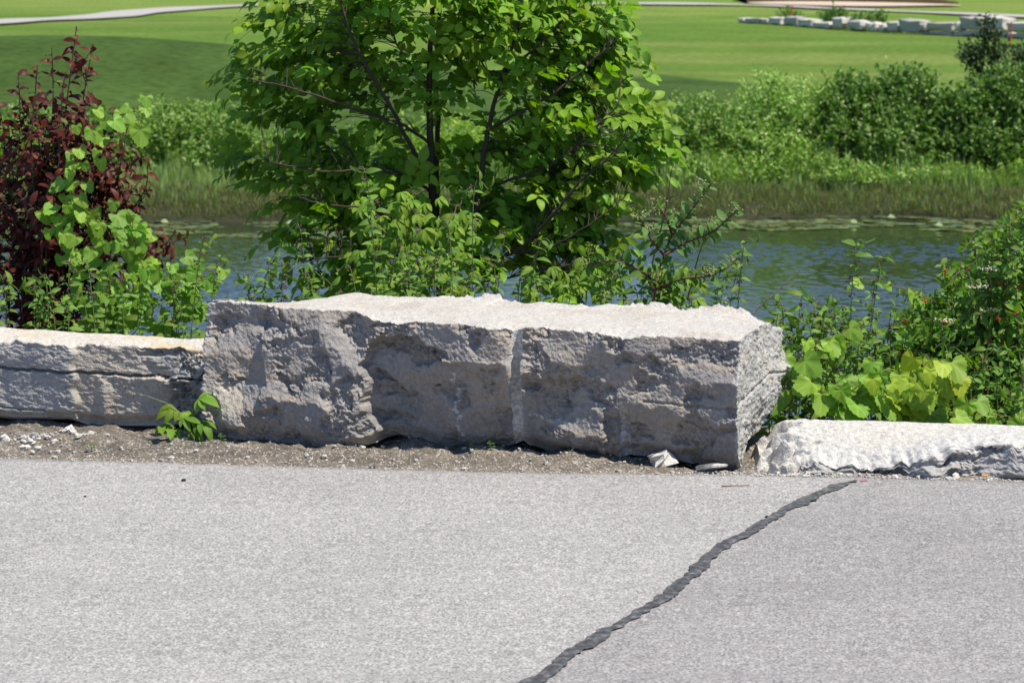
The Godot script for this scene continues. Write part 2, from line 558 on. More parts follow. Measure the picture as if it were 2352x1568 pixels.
		if vein < 0.004 and t < 0.62 and grain > -0.05: col = Color(0.58, 0.57, 0.56)
		var vein2 := absf(t - (0.30 + 0.03 * n_mid.get_noise_2d(s * 4.0, 6.0)))
		if vein2 < 0.012 and s > 0.62 and s < 0.74 and grain > 0.0: col = Color(0.56, 0.55, 0.54)
	if endn > 0.4 and s > 0.5:
		col = col.lerp(Color(0.58, 0.57, 0.55), clampf(grain * 1.6, 0.0, 0.6)).lerp(Color(0.22, 0.22, 0.22), clampf(-n_pit.get_noise_3d(p.x + 31.0, p.y * 0.5, p.z) * 1.5 - 0.35, 0.0, 0.5))
	col = col * (1.0 + 0.16 * grain)
	return [q, col]

func left_block(s: float, t: float, w: float, p: Vector3, n: Vector3) -> Array:
	var q := p
	var face := clampf(n.z, 0, 1)
	var upn := clampf(n.y, 0, 1)
	var endn := absf(n.x)
	q.y += pw(s, [[0, 0], [0.35, 0.0], [0.5, 0.012], [0.62, -0.004], [0.72, 0.01], [0.76, -0.012], [0.9, 0.0], [1, 0.03]]) * pow(1 - t, 3.0)
	var c := chips(p)
	var recess := ss(0.735, 0.745, s + 0.004 * sin(t * 20.0)) * ss(0.90, 0.86, s + 0.10 * t - 0.10 + 0.03 * n_mid.get_noise_2d(t * 1.3, 3.0))
	var calm := 1.0 - ss(0.84, 0.9, s + 0.08 * t - 0.08)
	var d := upn * bed(p) * 1.2
	var cb := broken(s * 2.3, t * 0.3, 21.0) if w < 0.17 else 0.0
	var f := 1.0 * (cb * lerpf(1.1, 0.22, calm) - 0.030 * recess + 0.004 * n_fine.get_noise_3d(p.x * 0.6, p.y * 1.6, p.z))
	f += 0.018 * recess * exp(-pow((s - 0.795) / 0.012, 2)) * ss(0.65, 0.3, t)
	var crack := 0.64 + 0.10 * (0.55 - s) + 0.020 * n_mid.get_noise_2d(s * 4.0, 2.0) + 0.006 * n_fine.get_noise_2d(s * 2.0, 1.0)
	var cw := absf(t - crack)
	if cw < 0.024: f -= 0.045 * (1.0 - cw / 0.024)
	var crack2 := 0.10 + 0.02 * n_mid.get_noise_2d(s * 3.0, 7.0) + 0.02 * sin(s * 14.0)
	if absf(t - crack2) < 0.014 and s < 0.68: f -= 0.014
	if t < crack2 and s < 0.68: f += 0.008
	f -= 0.03 * ss(0.12, 0.0, t)
	q += Vector3(-0.245, 0, 0.97) * f * (1.0 - ss(0.0, 0.16, w))
	q.y -= 0.02 * ss(0.85, 1.0, t) * ss(0.3, 0.0, w) * (0.5 + n_mid.get_noise_2d(s * 3.0, 11.0) + 0.5 * ss(0.85, 1.0, s))
	d += endn * c * 0.8
	q += n * d
	var st := n_stain.get_noise_3d(p.x * 0.8, p.y, p.z)
	var grain := n_fine.get_noise_3d(p.x * 1.5, p.y * 1.9, p.z)
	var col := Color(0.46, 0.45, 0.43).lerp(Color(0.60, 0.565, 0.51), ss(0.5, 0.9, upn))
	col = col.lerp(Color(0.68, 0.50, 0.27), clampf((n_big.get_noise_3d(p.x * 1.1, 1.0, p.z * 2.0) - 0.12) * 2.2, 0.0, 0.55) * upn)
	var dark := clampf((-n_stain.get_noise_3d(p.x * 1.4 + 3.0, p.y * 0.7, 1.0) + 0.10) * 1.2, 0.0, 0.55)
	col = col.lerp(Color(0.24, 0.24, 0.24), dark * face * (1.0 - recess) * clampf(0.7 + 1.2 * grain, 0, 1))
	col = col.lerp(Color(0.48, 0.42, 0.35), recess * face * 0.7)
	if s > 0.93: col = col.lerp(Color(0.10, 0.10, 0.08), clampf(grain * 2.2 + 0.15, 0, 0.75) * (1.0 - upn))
	col = col * (1.0 + 0.22 * grain)
	return [q, col]

func right_block(s: float, t: float, w: float, p: Vector3, n: Vector3) -> Array:
	var q := p
	var face := clampf(n.z, 0, 1)
	var upn := clampf(n.y, 0, 1)
	# worn away towards its left end: the front slopes down to rubble
	var worn := ss(0.34, 0.17, s)
	q.y -= t * worn * ss(0.9, 0.0, w) * 0.07
	q.y -= t * 0.10 * ss(0.07, 0.0, s + 0.05 * n_mid.get_noise_2d(w * 0.9, s * 2.0))
	q.z += 0.05 * n_big.get_noise_2d(s * 3.0, 6.0) * ss(0.5, 0.0, w)
	q.y -= t * 0.03 * ss(0.3, 0.0, w) * (0.6 + n_mid.get_noise_2d(s * 4.0, 2.0))
	var c := chips(p, 2.2)
	var front_zone := maxf(face, ss(0.55, 0.1, w) * upn)
	var crumb := n_chip2.get_noise_3d(p.x * 1.2, p.y, p.z * 1.2) * 0.010 + n_fine.get_noise_3d(p.x * 0.9, p.y, p.z * 0.9) * 0.009
	var cb := broken(s * 2.3, t * 0.17 - w * 0.3, 43.0) if w < 0.25 else 0.0
	q += Vector3(-0.24, 0, 0.97) * cb * 1.2 * (1.0 - ss(0.0, 0.2, w))
	var d := upn * (bed(p) * 0.8 + maxf(ss(0.62, 0.2, w + 0.25 * n_mid.get_noise_2d(p.x, p.z))  , 0.5 * ss(0.24, 0.1, s)) * (crumb + 0.2 * c * (1.0 - worn)))
	d -= face * 0.05 * ss(0.45, 0.05, t) * ss(0.3, 0.4, s)
	d += face * 0.02 * terrace(n_mid.get_noise_3d(p.x * 0.6, p.y * 3.0, p.z), 3.0)
	q += n * d
	var grain := n_fine.get_noise_3d(p.x * 1.5, p.y * 1.5, p.z * 1.5)
	var st := n_stain.get_noise_3d(p.x, p.y, p.z)
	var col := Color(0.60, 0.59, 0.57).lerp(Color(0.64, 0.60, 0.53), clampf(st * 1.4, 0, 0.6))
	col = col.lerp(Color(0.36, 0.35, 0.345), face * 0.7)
	col = col.lerp(Color(0.30, 0.30, 0.30), clampf(-n_pit.get_noise_3d(p.x, p.y, p.z) * 1.4 - 0.3, 0, 0.5))
	return [q, col * (1.0 + 0.18 * grain)]

func rubble(seed_: int, size: Vector3, col: Color, blocky := 0.0) -> ArrayMesh:
	var sm := SphereMesh.new()
	sm.radial_segments = 8
	sm.rings = 5
	var st0 := SurfaceTool.new()
	st0.create_from(sm, 0)
	var md := MeshDataTool.new()
	md.create_from_surface(st0.commit(), 0)
	var nn := noise(1.1, 2, seed_)
	for i in md.get_vertex_count():
		var v := md.get_vertex(i) * 2.0
		var k := 1.0 + 0.85 * nn.get_noise_3d(v.x, v.y, v.z)
		if blocky > 0.0:
			v = v.lerp(v / maxf(absf(v.x), maxf(absf(v.y), absf(v.z))), blocky) * 0.8
			k = 1.0 + 0.25 * nn.get_noise_3d(v.x, v.y, v.z)
		v = v * k
		v = Vector3(clampf(v.x, -0.95, 0.9), clampf(v.y, -0.7, 0.72 + 0.2 * v.x), clampf(v.z, -0.9, 0.85 - 0.15 * v.x))
		md.set_vertex(i, v * size * 0.6)
		md.set_vertex_color(i, col * (1.0 + 0.25 * nn.get_noise_3d(v.x * 3, v.y * 3, v.z * 3)))
	var out := ArrayMesh.new()
	md.commit_to_surface(out)
	var st := SurfaceTool.new()
	st.create_from(out, 0)
	st.deindex()
	st.set_smooth_group(-1)
	var st2 := begin()
	st2.set_smooth_group(-1)
	var arr := out.surface_get_arrays(0)
	var vs: PackedVector3Array = arr[Mesh.ARRAY_VERTEX]
	var cs: PackedColorArray = arr[Mesh.ARRAY_COLOR]
	var ix: PackedInt32Array = arr[Mesh.ARRAY_INDEX]
	for k in ix:
		st2.set_smooth_group(-1)
		st2.set_color(cs[k])
		st2.add_vertex(vs[k])
	st2.generate_normals()
	return st2.commit()

# ------------------------------------------------------------------ the verge
var n_dirt := noise(5.0, 4, 21)
func road_edge(x: float) -> float:   # distance from the viewpoint where the asphalt ends
	return pw(x, [[-8, 9.9], [-1.95, 9.06], [-1.3, 8.97], [-0.12, 8.80], [0.84, 8.74], [1.3, 8.70], [1.85, 8.61], [6, 7.9]]) + 0.012 * n_dirt.get_noise_2d(x * 0.5, 1.0) + 0.008 * n_dirt.get_noise_2d(x * 3.0, 7.0)

func verge_y(x: float, d: float) -> float:
	var e := d - road_edge(x)
	var y := -0.012 + 0.012 * ss(0.0, 0.25, e) + 0.030 * n_dirt.get_noise_2d(x, d) * ss(0.02, 0.3, e) + 0.008 * n_dirt.get_noise_2d(x * 5.0, d * 5.0) * ss(0.0, 0.1, e)
	if x < -1.15: y -= 0.03 * ss(0.45, 0.8, e) * ss(-1.15, -1.4, x)
	y -= 0.045 * ss(0.25, 0.7, x) * ss(1.35, 1.0, x) * ss(0.05, 0.22, e)
	var bank := 10.45 if x < 1.0 else 9.35
	bank = lerpf(10.45, 9.35, ss(0.9, 1.3, x))
	y -= 0.75 * maxf(0.0, d - bank)
	return maxf(y, -3.2)

# ------------------------------------------------------------------ plants of the bank
func leafy_stem(root: Node3D, st: SurfaceTool, out: Array, pts: Array, r: float, kinds: int, gap: float, first: float, spread: float, paired: bool, col: Color, lift := 0.25, size := 1.0) -> void:
	var path := smooth_path(pts, 5)
	var rel := []
	for p in path: rel.append(p - root.position)
	tube(st, rel, r, r * 0.45, 5, col)
	var total := 0.0
	var length := 0.0
	for i in path.size() - 1: length += path[i].distance_to(path[i + 1])
	var next := first * length
	var turn := rng.randf() * TAU
	for i in path.size() - 1:
		var a: Vector3 = path[i]
		var b: Vector3 = path[i + 1]
		var l := a.distance_to(b)
		while next < total + l:
			var p := a.lerp(b, (next - total) / l)
			var axis := (b - a).normalized()
			var side := axis.cross(Vector3(sin(turn), 0.1, cos(turn))).normalized()
			var sc := size * rng.randf_range(0.75, 1.15) * lerpf(1.0, 0.72, next / length)
			for k in (2 if paired else 1):
				var dir: Vector3 = side * (1 if k == 0 else -1) + axis * lift + rand_dir() * spread
				out.append([facing(p, dir, axis * 0.6 + rand_dir() * 0.45 + Vector3(0.12, 0.1, 0.6), sc), rng.randi() % kinds])
			turn += 1.57 if paired else 2.4
			next += gap * rng.randf_range(0.8, 1.2)
		total += l

func cluster(st: SurfaceTool, p: Vector3, n: int, spread: float, r: float, col: Color) -> void:
	for i in n:
		var q := p + rand_dir() * spread * rng.randf_range(0.3, 1.0)
		st.set_color(tint(col, 0.3, 0.1))
		var o := [q + Vector3(0, r, 0), q + Vector3(r, 0, 0), q + Vector3(0, 0, r), q + Vector3(-r, 0, 0), q + Vector3(0, 0, -r), q - Vector3(0, r, 0)]
		for f in [[0, 2, 1], [0, 3, 2], [0, 4, 3], [0, 1, 4], [5, 1, 2], [5, 2, 3], [5, 3, 4], [5, 4, 1]]:
			for k in f: st.add_vertex(o[k])

func shrub(called: String, label: String, group: String, base: Vector3, lobes: Array, per_area: float, variants: Array, mat: Material, bark: Material, stems: int, sprig := 9, reach := 0.22, most := 0) -> void:
	var root := thing(called, label, "tree" if called.ends_with("tree") else "shrub", base, group)
	var leaves := []
	var tops := []
	for lb in lobes:
		var c: Vector3 = lb[0]
		var r: Vector3 = lb[1]
		tops.append(c)
		var n := int(1.35 * per_area * (r.x * r.y + r.x * r.z + r.y * r.z))
		for i in n:
			var dirn := rand_dir()
			var rad := pow(rng.randf(), 0.45)
			var p := c + Vector3(dirn.x * r.x, dirn.y * r.y, dirn.z * r.z) * rad
			if p.y < base.y + 0.03: continue
			var grow := (Vector3(dirn.x, absf(dirn.y) * 0.6 + 0.75, dirn.z) + rand_dir() * 0.4).normalized()
			var run := reach * (2.2 if rng.randf() < 0.12 else 1.0)
			for k in sprig:
				var q := p + grow * run * (float(k) / sprig - 0.3)
				var out := rand_dir() + grow * 0.8
				leaves.append([facing(q, out, Vector3(0, 0.7, 0.3) + rand_dir() * 0.7, rng.randf_range(0.75, 1.25)), rng.randi() % variants.size()])
	for i in stems:
		var st := begin()
		var top: Vector3 = tops[i % tops.size()]
		var foot := base + Vector3(rng.randf_range(-0.12, 0.12), -0.12, rng.randf_range(-0.1, 0.1)) * (1.0 + 0.2 * stems)
		var mid := foot.lerp(top, 0.5) + Vector3(rng.randf_range(-0.1, 0.1), 0.1, 0)
		var rel := []
		for p in smooth_path([foot, mid, top + Vector3(0, 0.15, 0)], 4): rel.append(p - base)
		tube(st, rel, 0.03, 0.008, 5, Color.WHITE)
		mesh_node("stem" if stems > 1 else "trunk", commit(st), bark, root)
	hang_leaves(root, leaves, variants, mat, most)

# ------------------------------------------------------------------ scene
func _ready() -> void:
	rng.seed = 20240617
	# camera
	var cam := Camera3D.new()
	cam.position = EYE
	cam.rotation_degrees = Vector3(-PITCH, 0, 0)
	cam.near = 0.1
	cam.far = 3000.0
	var lens := CameraAttributesPhysical.new()
	lens.frustum_focal_length = 12.0 / tan(deg_to_rad(8.0))
	lens.frustum_focus_distance = 9.4
	lens.exposure_aperture = 7.5
	lens.frustum_near = 0.1
	lens.frustum_far = 3000.0
	cam.attributes = lens
	add_child(cam)
	cam.current = true
	# sky, sun, exposure
	var env := Environment.new()
	var sky := Sky.new()
	var sm := ProceduralSkyMaterial.new()
	sm.sky_top_color = Color(0.36, 0.49, 0.68)
	sm.sky_horizon_color = Color(0.70, 0.82, 0.94)
	sm.sky_curve = 0.12
	sm.ground_bottom_color = Color(0.25, 0.27, 0.22)
	sm.ground_horizon_color = Color(0.45, 0.5, 0.45)
	sm.sky_energy_multiplier = 0.98
	sky.sky_material = sm
	env.background_mode = Environment.BG_SKY
	env.sky = sky
	env.tonemap_mode = Environment.TONE_MAPPER_LINEAR
	env.tonemap_exposure = 1.3
	env.sdfgi_enabled = true
	env.ssao_enabled = true
	env.ssil_enabled = true
	var we := WorldEnvironment.new()
	we.environment = env
	add_child(we)
	var sun := DirectionalLight3D.new()
	sun.name = "sun"
	sun.light_energy = 1.6
	sun.light_color = Color(1.0, 0.965, 0.905)
	sun.light_angular_distance = 0.53
	sun.shadow_enabled = true
	add_child(sun)
	sun.look_at_from_position(sun_to * 50.0, Vector3.ZERO, Vector3(0, 0, -1))

	build_materials()
	build_ground()
	print("ground ", Time.get_ticks_msec())
	build_blocks()
	print("blocks ", Time.get_ticks_msec())
	build_far_bank()
	print("far ", Time.get_ticks_msec())
	build_ash()
	print("ash ", Time.get_ticks_msec())
	build_near_plants()
	print("plants ", Time.get_ticks_msec())
	build_small_things()
	print("done ", Time.get_ticks_msec())

var M := {}
func build_materials() -> void:
	# rock: light and dark grains
	var rb := noise_bytes(noise(0.035, 4, 31), 512)
	var rf := noise_bytes(noise(0.16, 2, 32), 512)
	var rt := blend_tex(512, [[rb, 0.55], [rf, 0.75]], ramp([[0.0, grey(0.62)], [0.35, grey(0.86)], [0.6, grey(0.96)], [1.0, grey(1.0)]]))
	M.rock = world_mat(rt, 2.2, 0.92, normal_tex(noise(0.09, 4, 33), 512, 6.0), 0.6)
	# asphalt: pale stone chips in a darker binder
	var ca := FastNoiseLite.new()
	ca.seed = 41; ca.noise_type = FastNoiseLite.TYPE_CELLULAR; ca.frequency = 0.16; ca.fractal_type = FastNoiseLite.FRACTAL_NONE
	ca.cellular_return_type = FastNoiseLite.RETURN_CELL_VALUE
	var chip := noise_bytes(ca, 1024)
	var ab := noise_bytes(noise(0.012, 4, 42), 1024)
	var af := noise_bytes(noise(0.22, 2, 43), 1024)
	var at_ := blend_tex(1024, [[chip, 0.68], [ab, 0.16], [af, 0.45]], ramp([[0.0, Color(0.44, 0.435, 0.435)], [0.3, Color(0.60, 0.59, 0.588)], [0.55, Color(0.68, 0.672, 0.665)], [0.8, Color(0.78, 0.77, 0.755)], [1.0, Color(0.92, 0.905, 0.885)]]))
	M.asphalt = world_mat(at_, 1.05, 0.85, normal_tex(ca, 1024, 2.0), 0.35)
	M.seal = world_mat(blend_tex(512, [[noise_bytes(noise(0.02, 4, 48), 512), 0.9], [noise_bytes(noise(0.25, 2, 49), 512), 0.5]], ramp([[0.0, grey(0.20)], [0.45, grey(0.30)], [0.7, Color(0.40, 0.40, 0.41)], [1.0, Color(0.60, 0.59, 0.58)]])), 2.5, 0.42)
	# dirt with pale grit
	var cd := FastNoiseLite.new()
	cd.seed = 44; cd.noise_type = FastNoiseLite.TYPE_CELLULAR; cd.frequency = 0.10; cd.fractal_type = FastNoiseLite.FRACTAL_NONE
	cd.cellular_return_type = FastNoiseLite.RETURN_CELL_VALUE
	var dt := blend_tex(1024, [[noise_bytes(cd, 1024), 0.75], [noise_bytes(noise(0.01, 4, 45), 1024), 0.45], [noise_bytes(noise(0.2, 2, 46), 1024), 0.45]], ramp([[0.0, Color(0.36, 0.34, 0.315)], [0.4, Color(0.48, 0.455, 0.425)], [0.78, Color(0.57, 0.545, 0.515)], [0.9, Color(0.78, 0.76, 0.72)], [1.0, Color(0.93, 0.91, 0.87)]]))
	M.dirt = world_mat(dt, 1.5, 0.95, normal_tex(noise(0.12, 4, 47), 512, 6.0), 0.9)
	# turf
	var gt := blend_tex(512, [[noise_bytes(noise(0.02, 4, 51), 512), 0.6], [noise_bytes(noise(0.2, 3, 52), 512), 0.6]], ramp([[0.0, Color(0.52, 0.58, 0.5)], [0.5, Color(0.88, 0.9, 0.86)], [1.0, Color(1, 1, 1)]]))
	M.turf = world_mat(gt, 0.23, 0.95)
	M.turf.metallic_specular = 0.1
	M.earth = world_mat(dt, 0.5, 0.95)
	# pond
	var w := StandardMaterial3D.new()
	w.albedo_color = lin(0.020, 0.030, 0.016)
	w.roughness = 0.04
	w.metallic_specular = 0.8
	M.water = w
	M.path = plain(lin(0.36, 0.34, 0.33), 0.9)
	M.sand = plain(lin(0.48, 0.38, 0.30), 0.95)
	M.bark = plain(lin(0.055, 0.042, 0.032), 0.85)
	M.bark_grey = plain(lin(0.22, 0.19, 0.16), 0.9)
	M.stem = leaf_mat(0.6, Color(0.2, 0.25, 0.1))
	M.ash = leaf_mat(0.45, Color(0.9, 1.0, 0.28), 0.35)
	M.leaf = leaf_mat(0.52, Color(0.85, 0.95, 0.3), 0.3)
	M.grape = leaf_mat(0.5, Color(0.95, 1.0, 0.25), 0.4)
	M.purple = leaf_mat(0.45, Color(0.9, 0.25, 0.12), 0.3)
	M.far_leaf = leaf_mat(0.45, Color(0.7, 0.85, 0.3), 0.5)
	M.grass = leaf_mat(0.6, Color(0.7, 0.85, 0.3), 0.3)
	M.berry = leaf_mat(0.3, Color(0.1, 0.1, 0.05), 0.5)

func grid_mesh(xs: Array, ds: Array, height: Callable, tone: Callable) -> ArrayMesh:
	var V := PackedVector3Array()
	var C := PackedColorArray()
	var I := PackedInt32Array()
	for d in ds:
		for x in xs:
			V.append(Vector3(x, height.call(x, d), -d))
			C.append(tone.call(x, d))
	var a := xs.size()
	for j in ds.size() - 1:
		for i in a - 1:
			var k := j * a + i
			I.append_array([k, k + a, k + 1, k + 1, k + a, k + a + 1])
	var arr := []
	arr.resize(Mesh.ARRAY_MAX)
	arr[Mesh.ARRAY_VERTEX] = V
	arr[Mesh.ARRAY_COLOR] = C
	arr[Mesh.ARRAY_INDEX] = I
	var m := ArrayMesh.new()
	m.add_surface_from_arrays(Mesh.PRIMITIVE_TRIANGLES, arr)
	var st := SurfaceTool.new()
	st.create_from(m, 0)
	st.generate_normals()
	return st.commit()

func steps(a: float, b: float, h: float) -> Array:
	var out := []
	var n := int(ceil(absf(b - a) / h))
	for i in n + 1: out.append(lerpf(a, b, float(i) / n))
	return out

var crack_line := [[1.245, 8.615], [1.15, 8.50], [1.023, 8.287], [0.851, 7.945], [0.673, 7.569], [0.53, 7.17], [0.41, 6.861], [0.207, 6.442], [0.05, 6.076], [-0.35, 5.2], [-1.0, 4.0], [-2.4, 1.5]]
func crack_x(d: float) -> float:
	var c := crack_line.duplicate()
	c.reverse()
	var pts := []
	for q in c: pts.append([q[1], q[0]])
	return pw(d, pts)

func build_ground() -> void:
	# asphalt lane: a sheet 40 mm thick with a ragged edge
	var xs := [-40.0, -20.0, -8.0, -5.0, -3.4] + steps(-2.6, 2.6, 0.04) + [3.4, 5.0, 8.0, 20.0, 40.0]
	var fr := [-30.0, -14.0, -5.0, 0.0, 3.0, 4.5, 5.4]
	for q in steps(0.0, 1.0, 1.0 / 85): fr.append(5.6 + q * 10.0)
	var tone := func(x: float, d: float) -> Color:
		var n := n_dirt.get_noise_2d(x * 0.12, d * 0.25) + 0.5 * n_dirt.get_noise_2d(x * 0.6, d * 1.4)
		var k := 1.0 + 0.10 * n
		var right := ss(-0.03, 0.03, x - crack_x(d)) if d > 1.5 else 0.0
		var base := Color(0.745, 0.745, 0.75).lerp(Color(0.63, 0.625, 0.64), right)
		return base * k
	var V := []
	var ds := [-30.0, -14.0, -5.0, 0.0, 3.0, 4.5, 5.4] + steps(5.6, 8.3, 0.05)
	# last rows follow the ragged edge
	var rows := ds.size()
	for q in [8.4, 8.5, 8.6, 8.7, 8.8]: ds.append(q)
	var edge_h := func(x: float, d: float) -> float: return 0.003 * n_dirt.get_noise_2d(x, d * 2.0)
	var m := grid_mesh(xs, ds, edge_h, tone)
	# bend the last rows to the edge line
	var md := MeshDataTool.new()
	md.create_from_surface(m, 0)
	for i in md.get_vertex_count():
		var v := md.get_vertex(i)
		if v.z < -8.3:
			var f := (-v.z - 8.3) / 0.5
			v.z = -lerpf(8.3, road_edge(v.x), [0.0, 0.4, 0.7, 0.9, 0.992, 1.0][int(round(f * 5.0))])
			if f > 0.99: v.y = -0.035
			elif f > 0.79: v.y = v.y - 0.001
			md.set_vertex(i, v)
	var m2 := ArrayMesh.new()
	md.commit_to_surface(m2)
	var st := SurfaceTool.new()
	st.create_from(m2, 0)
	st.generate_normals()
	var road := mesh_node("road", st.commit(), M.asphalt, self, "structure")
	# bitumen crack seal lying on the asphalt
	st = begin()
	var line := []
	var c3 := []
	for q in crack_line: c3.append(Vector3(q[0], 0.005, -q[1]))
	line = smooth_path(c3, 24)
	var left := []
	var right := []
	for i in line.size():
		var p: Vector3 = line[i]
		var dir: Vector3 = (line[mini(i + 1, line.size() - 1)] - line[maxi(i - 1, 0)]).normalized()
		var side := Vector3(-dir.z, 0, dir.x)
		var t := float(i) / 24.0
		var wd := 0.019 * ss(0.0, 0.9, t + 0.2) + 0.003
		var j := 0.020 * n_dirt.get_noise_2d(i * 0.011, 3.0) + 0.012 * n_dirt.get_noise_2d(i * 0.05, 4.0) + 0.007 * n_fine.get_noise_2d(i * 0.01, 5.0)
		var j2 := 0.020 * n_dirt.get_noise_2d(i * 0.011, 13.0) + 0.012 * n_dirt.get_noise_2d(i * 0.05, 14.0) + 0.007 * n_fine.get_noise_2d(i * 0.01, 15.0)
		left.append(p + side * (wd + j))
		right.append(p - side * (wd + j2))
		line[i] = p + Vector3(0, 0.003, 0)
	for i in line.size() - 1:
		for q in [left[i], line[i + 1], line[i], left[i], left[i + 1], line[i + 1], line[i], right[i + 1], right[i], line[i], line[i + 1], right[i + 1]]:
			st.add_vertex(q)
	var seal := mesh_node("crack_seal", commit(st), M.seal, road)
	seal.set_meta("label", "dark bitumen seal along the crack in the asphalt")

	# dirt verge and the near bank down to the pond
	var vx := [-40.0, -20.0, -8.0, -4.5] + steps(-3.2, 3.2, 0.016) + [4.5, 8.0, 20.0, 40.0]
	var vd := steps(8.2, 10.6, 0.02) + steps(10.7, 12.0, 0.1) + steps(12.4, 18.0, 0.8) + [24.0, 32.0, 39.0]
	var vt := func(x: float, d: float) -> Color:
		var e := d - road_edge(x)
		var pale := ss(0.16, 0.05, e + 0.08 * n_dirt.get_noise_2d(x * 0.6, d * 2.0))
		var c := Color(0.60, 0.58, 0.555).lerp(Color(0.92, 0.88, 0.83), pale * 0.7)
		var grit := clampf(n_dirt.get_noise_2d(x * 0.7 + 4.0, d * 1.2) * 1.3, 0.0, 0.6)
		if x > -0.4: grit = maxf(grit, 0.25 + 0.3 * n_dirt.get_noise_2d(x * 2.0, d * 3.0))
		c = c.lerp(Color(1.0, 0.98, 0.94), grit)
		if x > 0.95: c = c.lerp(Color(1.35, 1.32, 1.27), ss(0.95, 1.3, x + 0.2 * n_dirt.get_noise_2d(x, d)))
		if d > 10.4: c = Color(0.55, 0.5, 0.4)
		return c * (1.0 + 0.25 * n_dirt.get_noise_2d(x * 2.0, d * 4.0))
	mesh_node("verge_ground", grid_mesh(vx, vd, verge_y, vt), M.dirt, self, "structure")

	# pond
	var wx := [-120.0, -60.0, -30.0, -16.0] + steps(-10.5, 10.5, 0.045) + [16.0, 30.0, 60.0, 120.0]
	var wd := [12.0, 16.0, 20.0, 23.0] + steps(25.0, 43.6, 0.045) + [46.0]
	var rip := noise(4.6, 3, 62)
	var swell := noise(0.35, 2, 63)
	var gust := noise(0.09, 2, 64)
	var wh := func(x: float, d: float) -> float:
		var k := 0.55 + 1.1 * ss(-0.25, 0.3, gust.get_noise_2d(x * 0.6, d)) * ss(41.5, 37.0, d)
		return -2.4 + k * (0.0155 * rip.get_noise_2d(x * 0.75 + d * 0.2, d) + 0.008 * swell.get_noise_2d(x, d * 2.0))
	var wt := func(_x: float, _d: float) -> Color: return Color.WHITE
	mesh_node("pond_water", grid_mesh(wx, wd, wh, wt), M.water, self, "structure")

	# golf course
	var gx := []
	for i in 161:
		var t := (i - 80) / 80.0
		gx.append(signf(t) * (14.0 * absf(t) + 420.0 * pow(absf(t), 4.0)))
	var gd := steps(38.0, 50.0, 0.3)
	var d0 := 50.5
	while d0 < 1200.0:
		gd.append(d0)
		d0 *= 1.014
	var band := noise(0.05, 3, 71)
	var patchy := noise(0.35, 3, 72)
	var gtone := func(x: float, d: float) -> Color:
		var rim := pw(x, [[-30, 66], [-13, 64], [-6, 63.5], [-1, 66], [4.6, 76], [7.5, 69], [10, 67], [40, 62]])
		var rough := Color(0.068, 0.114, 0.033)
		var fair := Color(0.138, 0.215, 0.046)
		var far := Color(0.22, 0.29, 0.075)
		var f := ss(-0.7, 0.7, d - rim)
		var c := rough.lerp(fair, f)
		c = c.lerp(far, ss(124.0, 132.0, d + 0.5 * x) * 0.8)
		var streak := band.get_noise_2d(x * 0.35 + d * 0.15, d * 2.2)
		c = c.lerp(Color(0.25, 0.28, 0.095), clampf(streak * 1.1, 0.0, 0.5) * f)
		c = c.lerp(Color(0.09, 0.21, 0.03), clampf(-streak * 1.1, 0.0, 0.5) * f)
		c *= 1.0 + 0.34 * patchy.get_noise_2d(x, d * 0.5) * (1.0 - 0.5 * f)
		if d < 45.9:
			var mud := ss(44.2, 43.0, d + 0.6 * patchy.get_noise_2d(x, d))
			c = c.lerp(Color(0.060, 0.060, 0.040), mud)
		return c
	mesh_node("golf_course", grid_mesh(gx, gd, far_ground, gtone), M.turf, self, "structure")

	# cart path
	st = begin()
	var route := [[-60.0, 100.0], [-34.0, 110.0], [-26.5, 114.5], [-24.2, 121.0], [-22.5, 131.0], [-21.5, 141.0], [-19.0, 149.0], [-14.0, 154.0], [-2.0, 156.0], [10.0, 150.0], [18.0, 139.0], [26.0, 127.0], [34.0, 119.0], [60.0, 105.0]]
	var pts := []
	for q in route: pts.append(Vector3(q[0], 0, -q[1]))
	pts = smooth_path(pts, 8)
	for i in pts.size() - 1:
		var quad := []
		for k in [i, i + 1]:
			var p: Vector3 = pts[k]
			var dir: Vector3 = (pts[mini(k + 1, pts.size() - 1)] - pts[maxi(k - 1, 0)]).normalized()
			var side := Vector3(-dir.z, 0, dir.x) * 1.5
			for s in [-1.0, 1.0]:
				var q: Vector3 = p + side * s
				q.y = far_ground(q.x, -q.z) + 0.10
				quad.append(q)
		for q in [quad[0], quad[3], quad[1], quad[0], quad[2], quad[3]]: st.add_vertex(q)
	mesh_node("cart_path", commit(st), M.path, self, "structure")

	# sand bunker with a grassy lip behind it
	st = begin()
	var st2 := begin()
	var n := 36
	for i in n:
		var q := []
		for k in [i, i + 1]:
			var t := float(k) / n
			var x := lerpf(14.5, 27.0, t)
			var bulge := sin(PI * pow(t, 0.8))
			var d := 150.0 - 3.0 * t
			var lip := 0.12 + 0.38 * bulge + 0.05 * sin(t * 23.0)
			var g := far_ground(x, d)
			q.append([Vector3(x, far_ground(x, d - 3.0 * bulge) + 0.11, -(d - 3.0 * bulge)), Vector3(x, g + 0.14 + 0.15 * bulge, -(d + 1.0)), Vector3(x, g + lip + 0.2, -(d + 1.2)), Vector3(x, g + lip + 0.32, -(d + 2.0)), Vector3(x, far_ground(x, d + 14.0) - 0.05, -(d + 14.0))])
		for r in [[0, st, Color.WHITE], [1, st2, Color(0.10, 0.075, 0.05)], [2, st2, Color(0.17, 0.24, 0.06)], [3, st2, Color(0.20, 0.28, 0.07)]]:
			var tgt: SurfaceTool = r[1]
			tgt.set_color(r[2])
			for p in [q[0][r[0]], q[0][r[0] + 1], q[1][r[0] + 1], q[0][r[0]], q[1][r[0] + 1], q[1][r[0]]]: tgt.add_vertex(p)
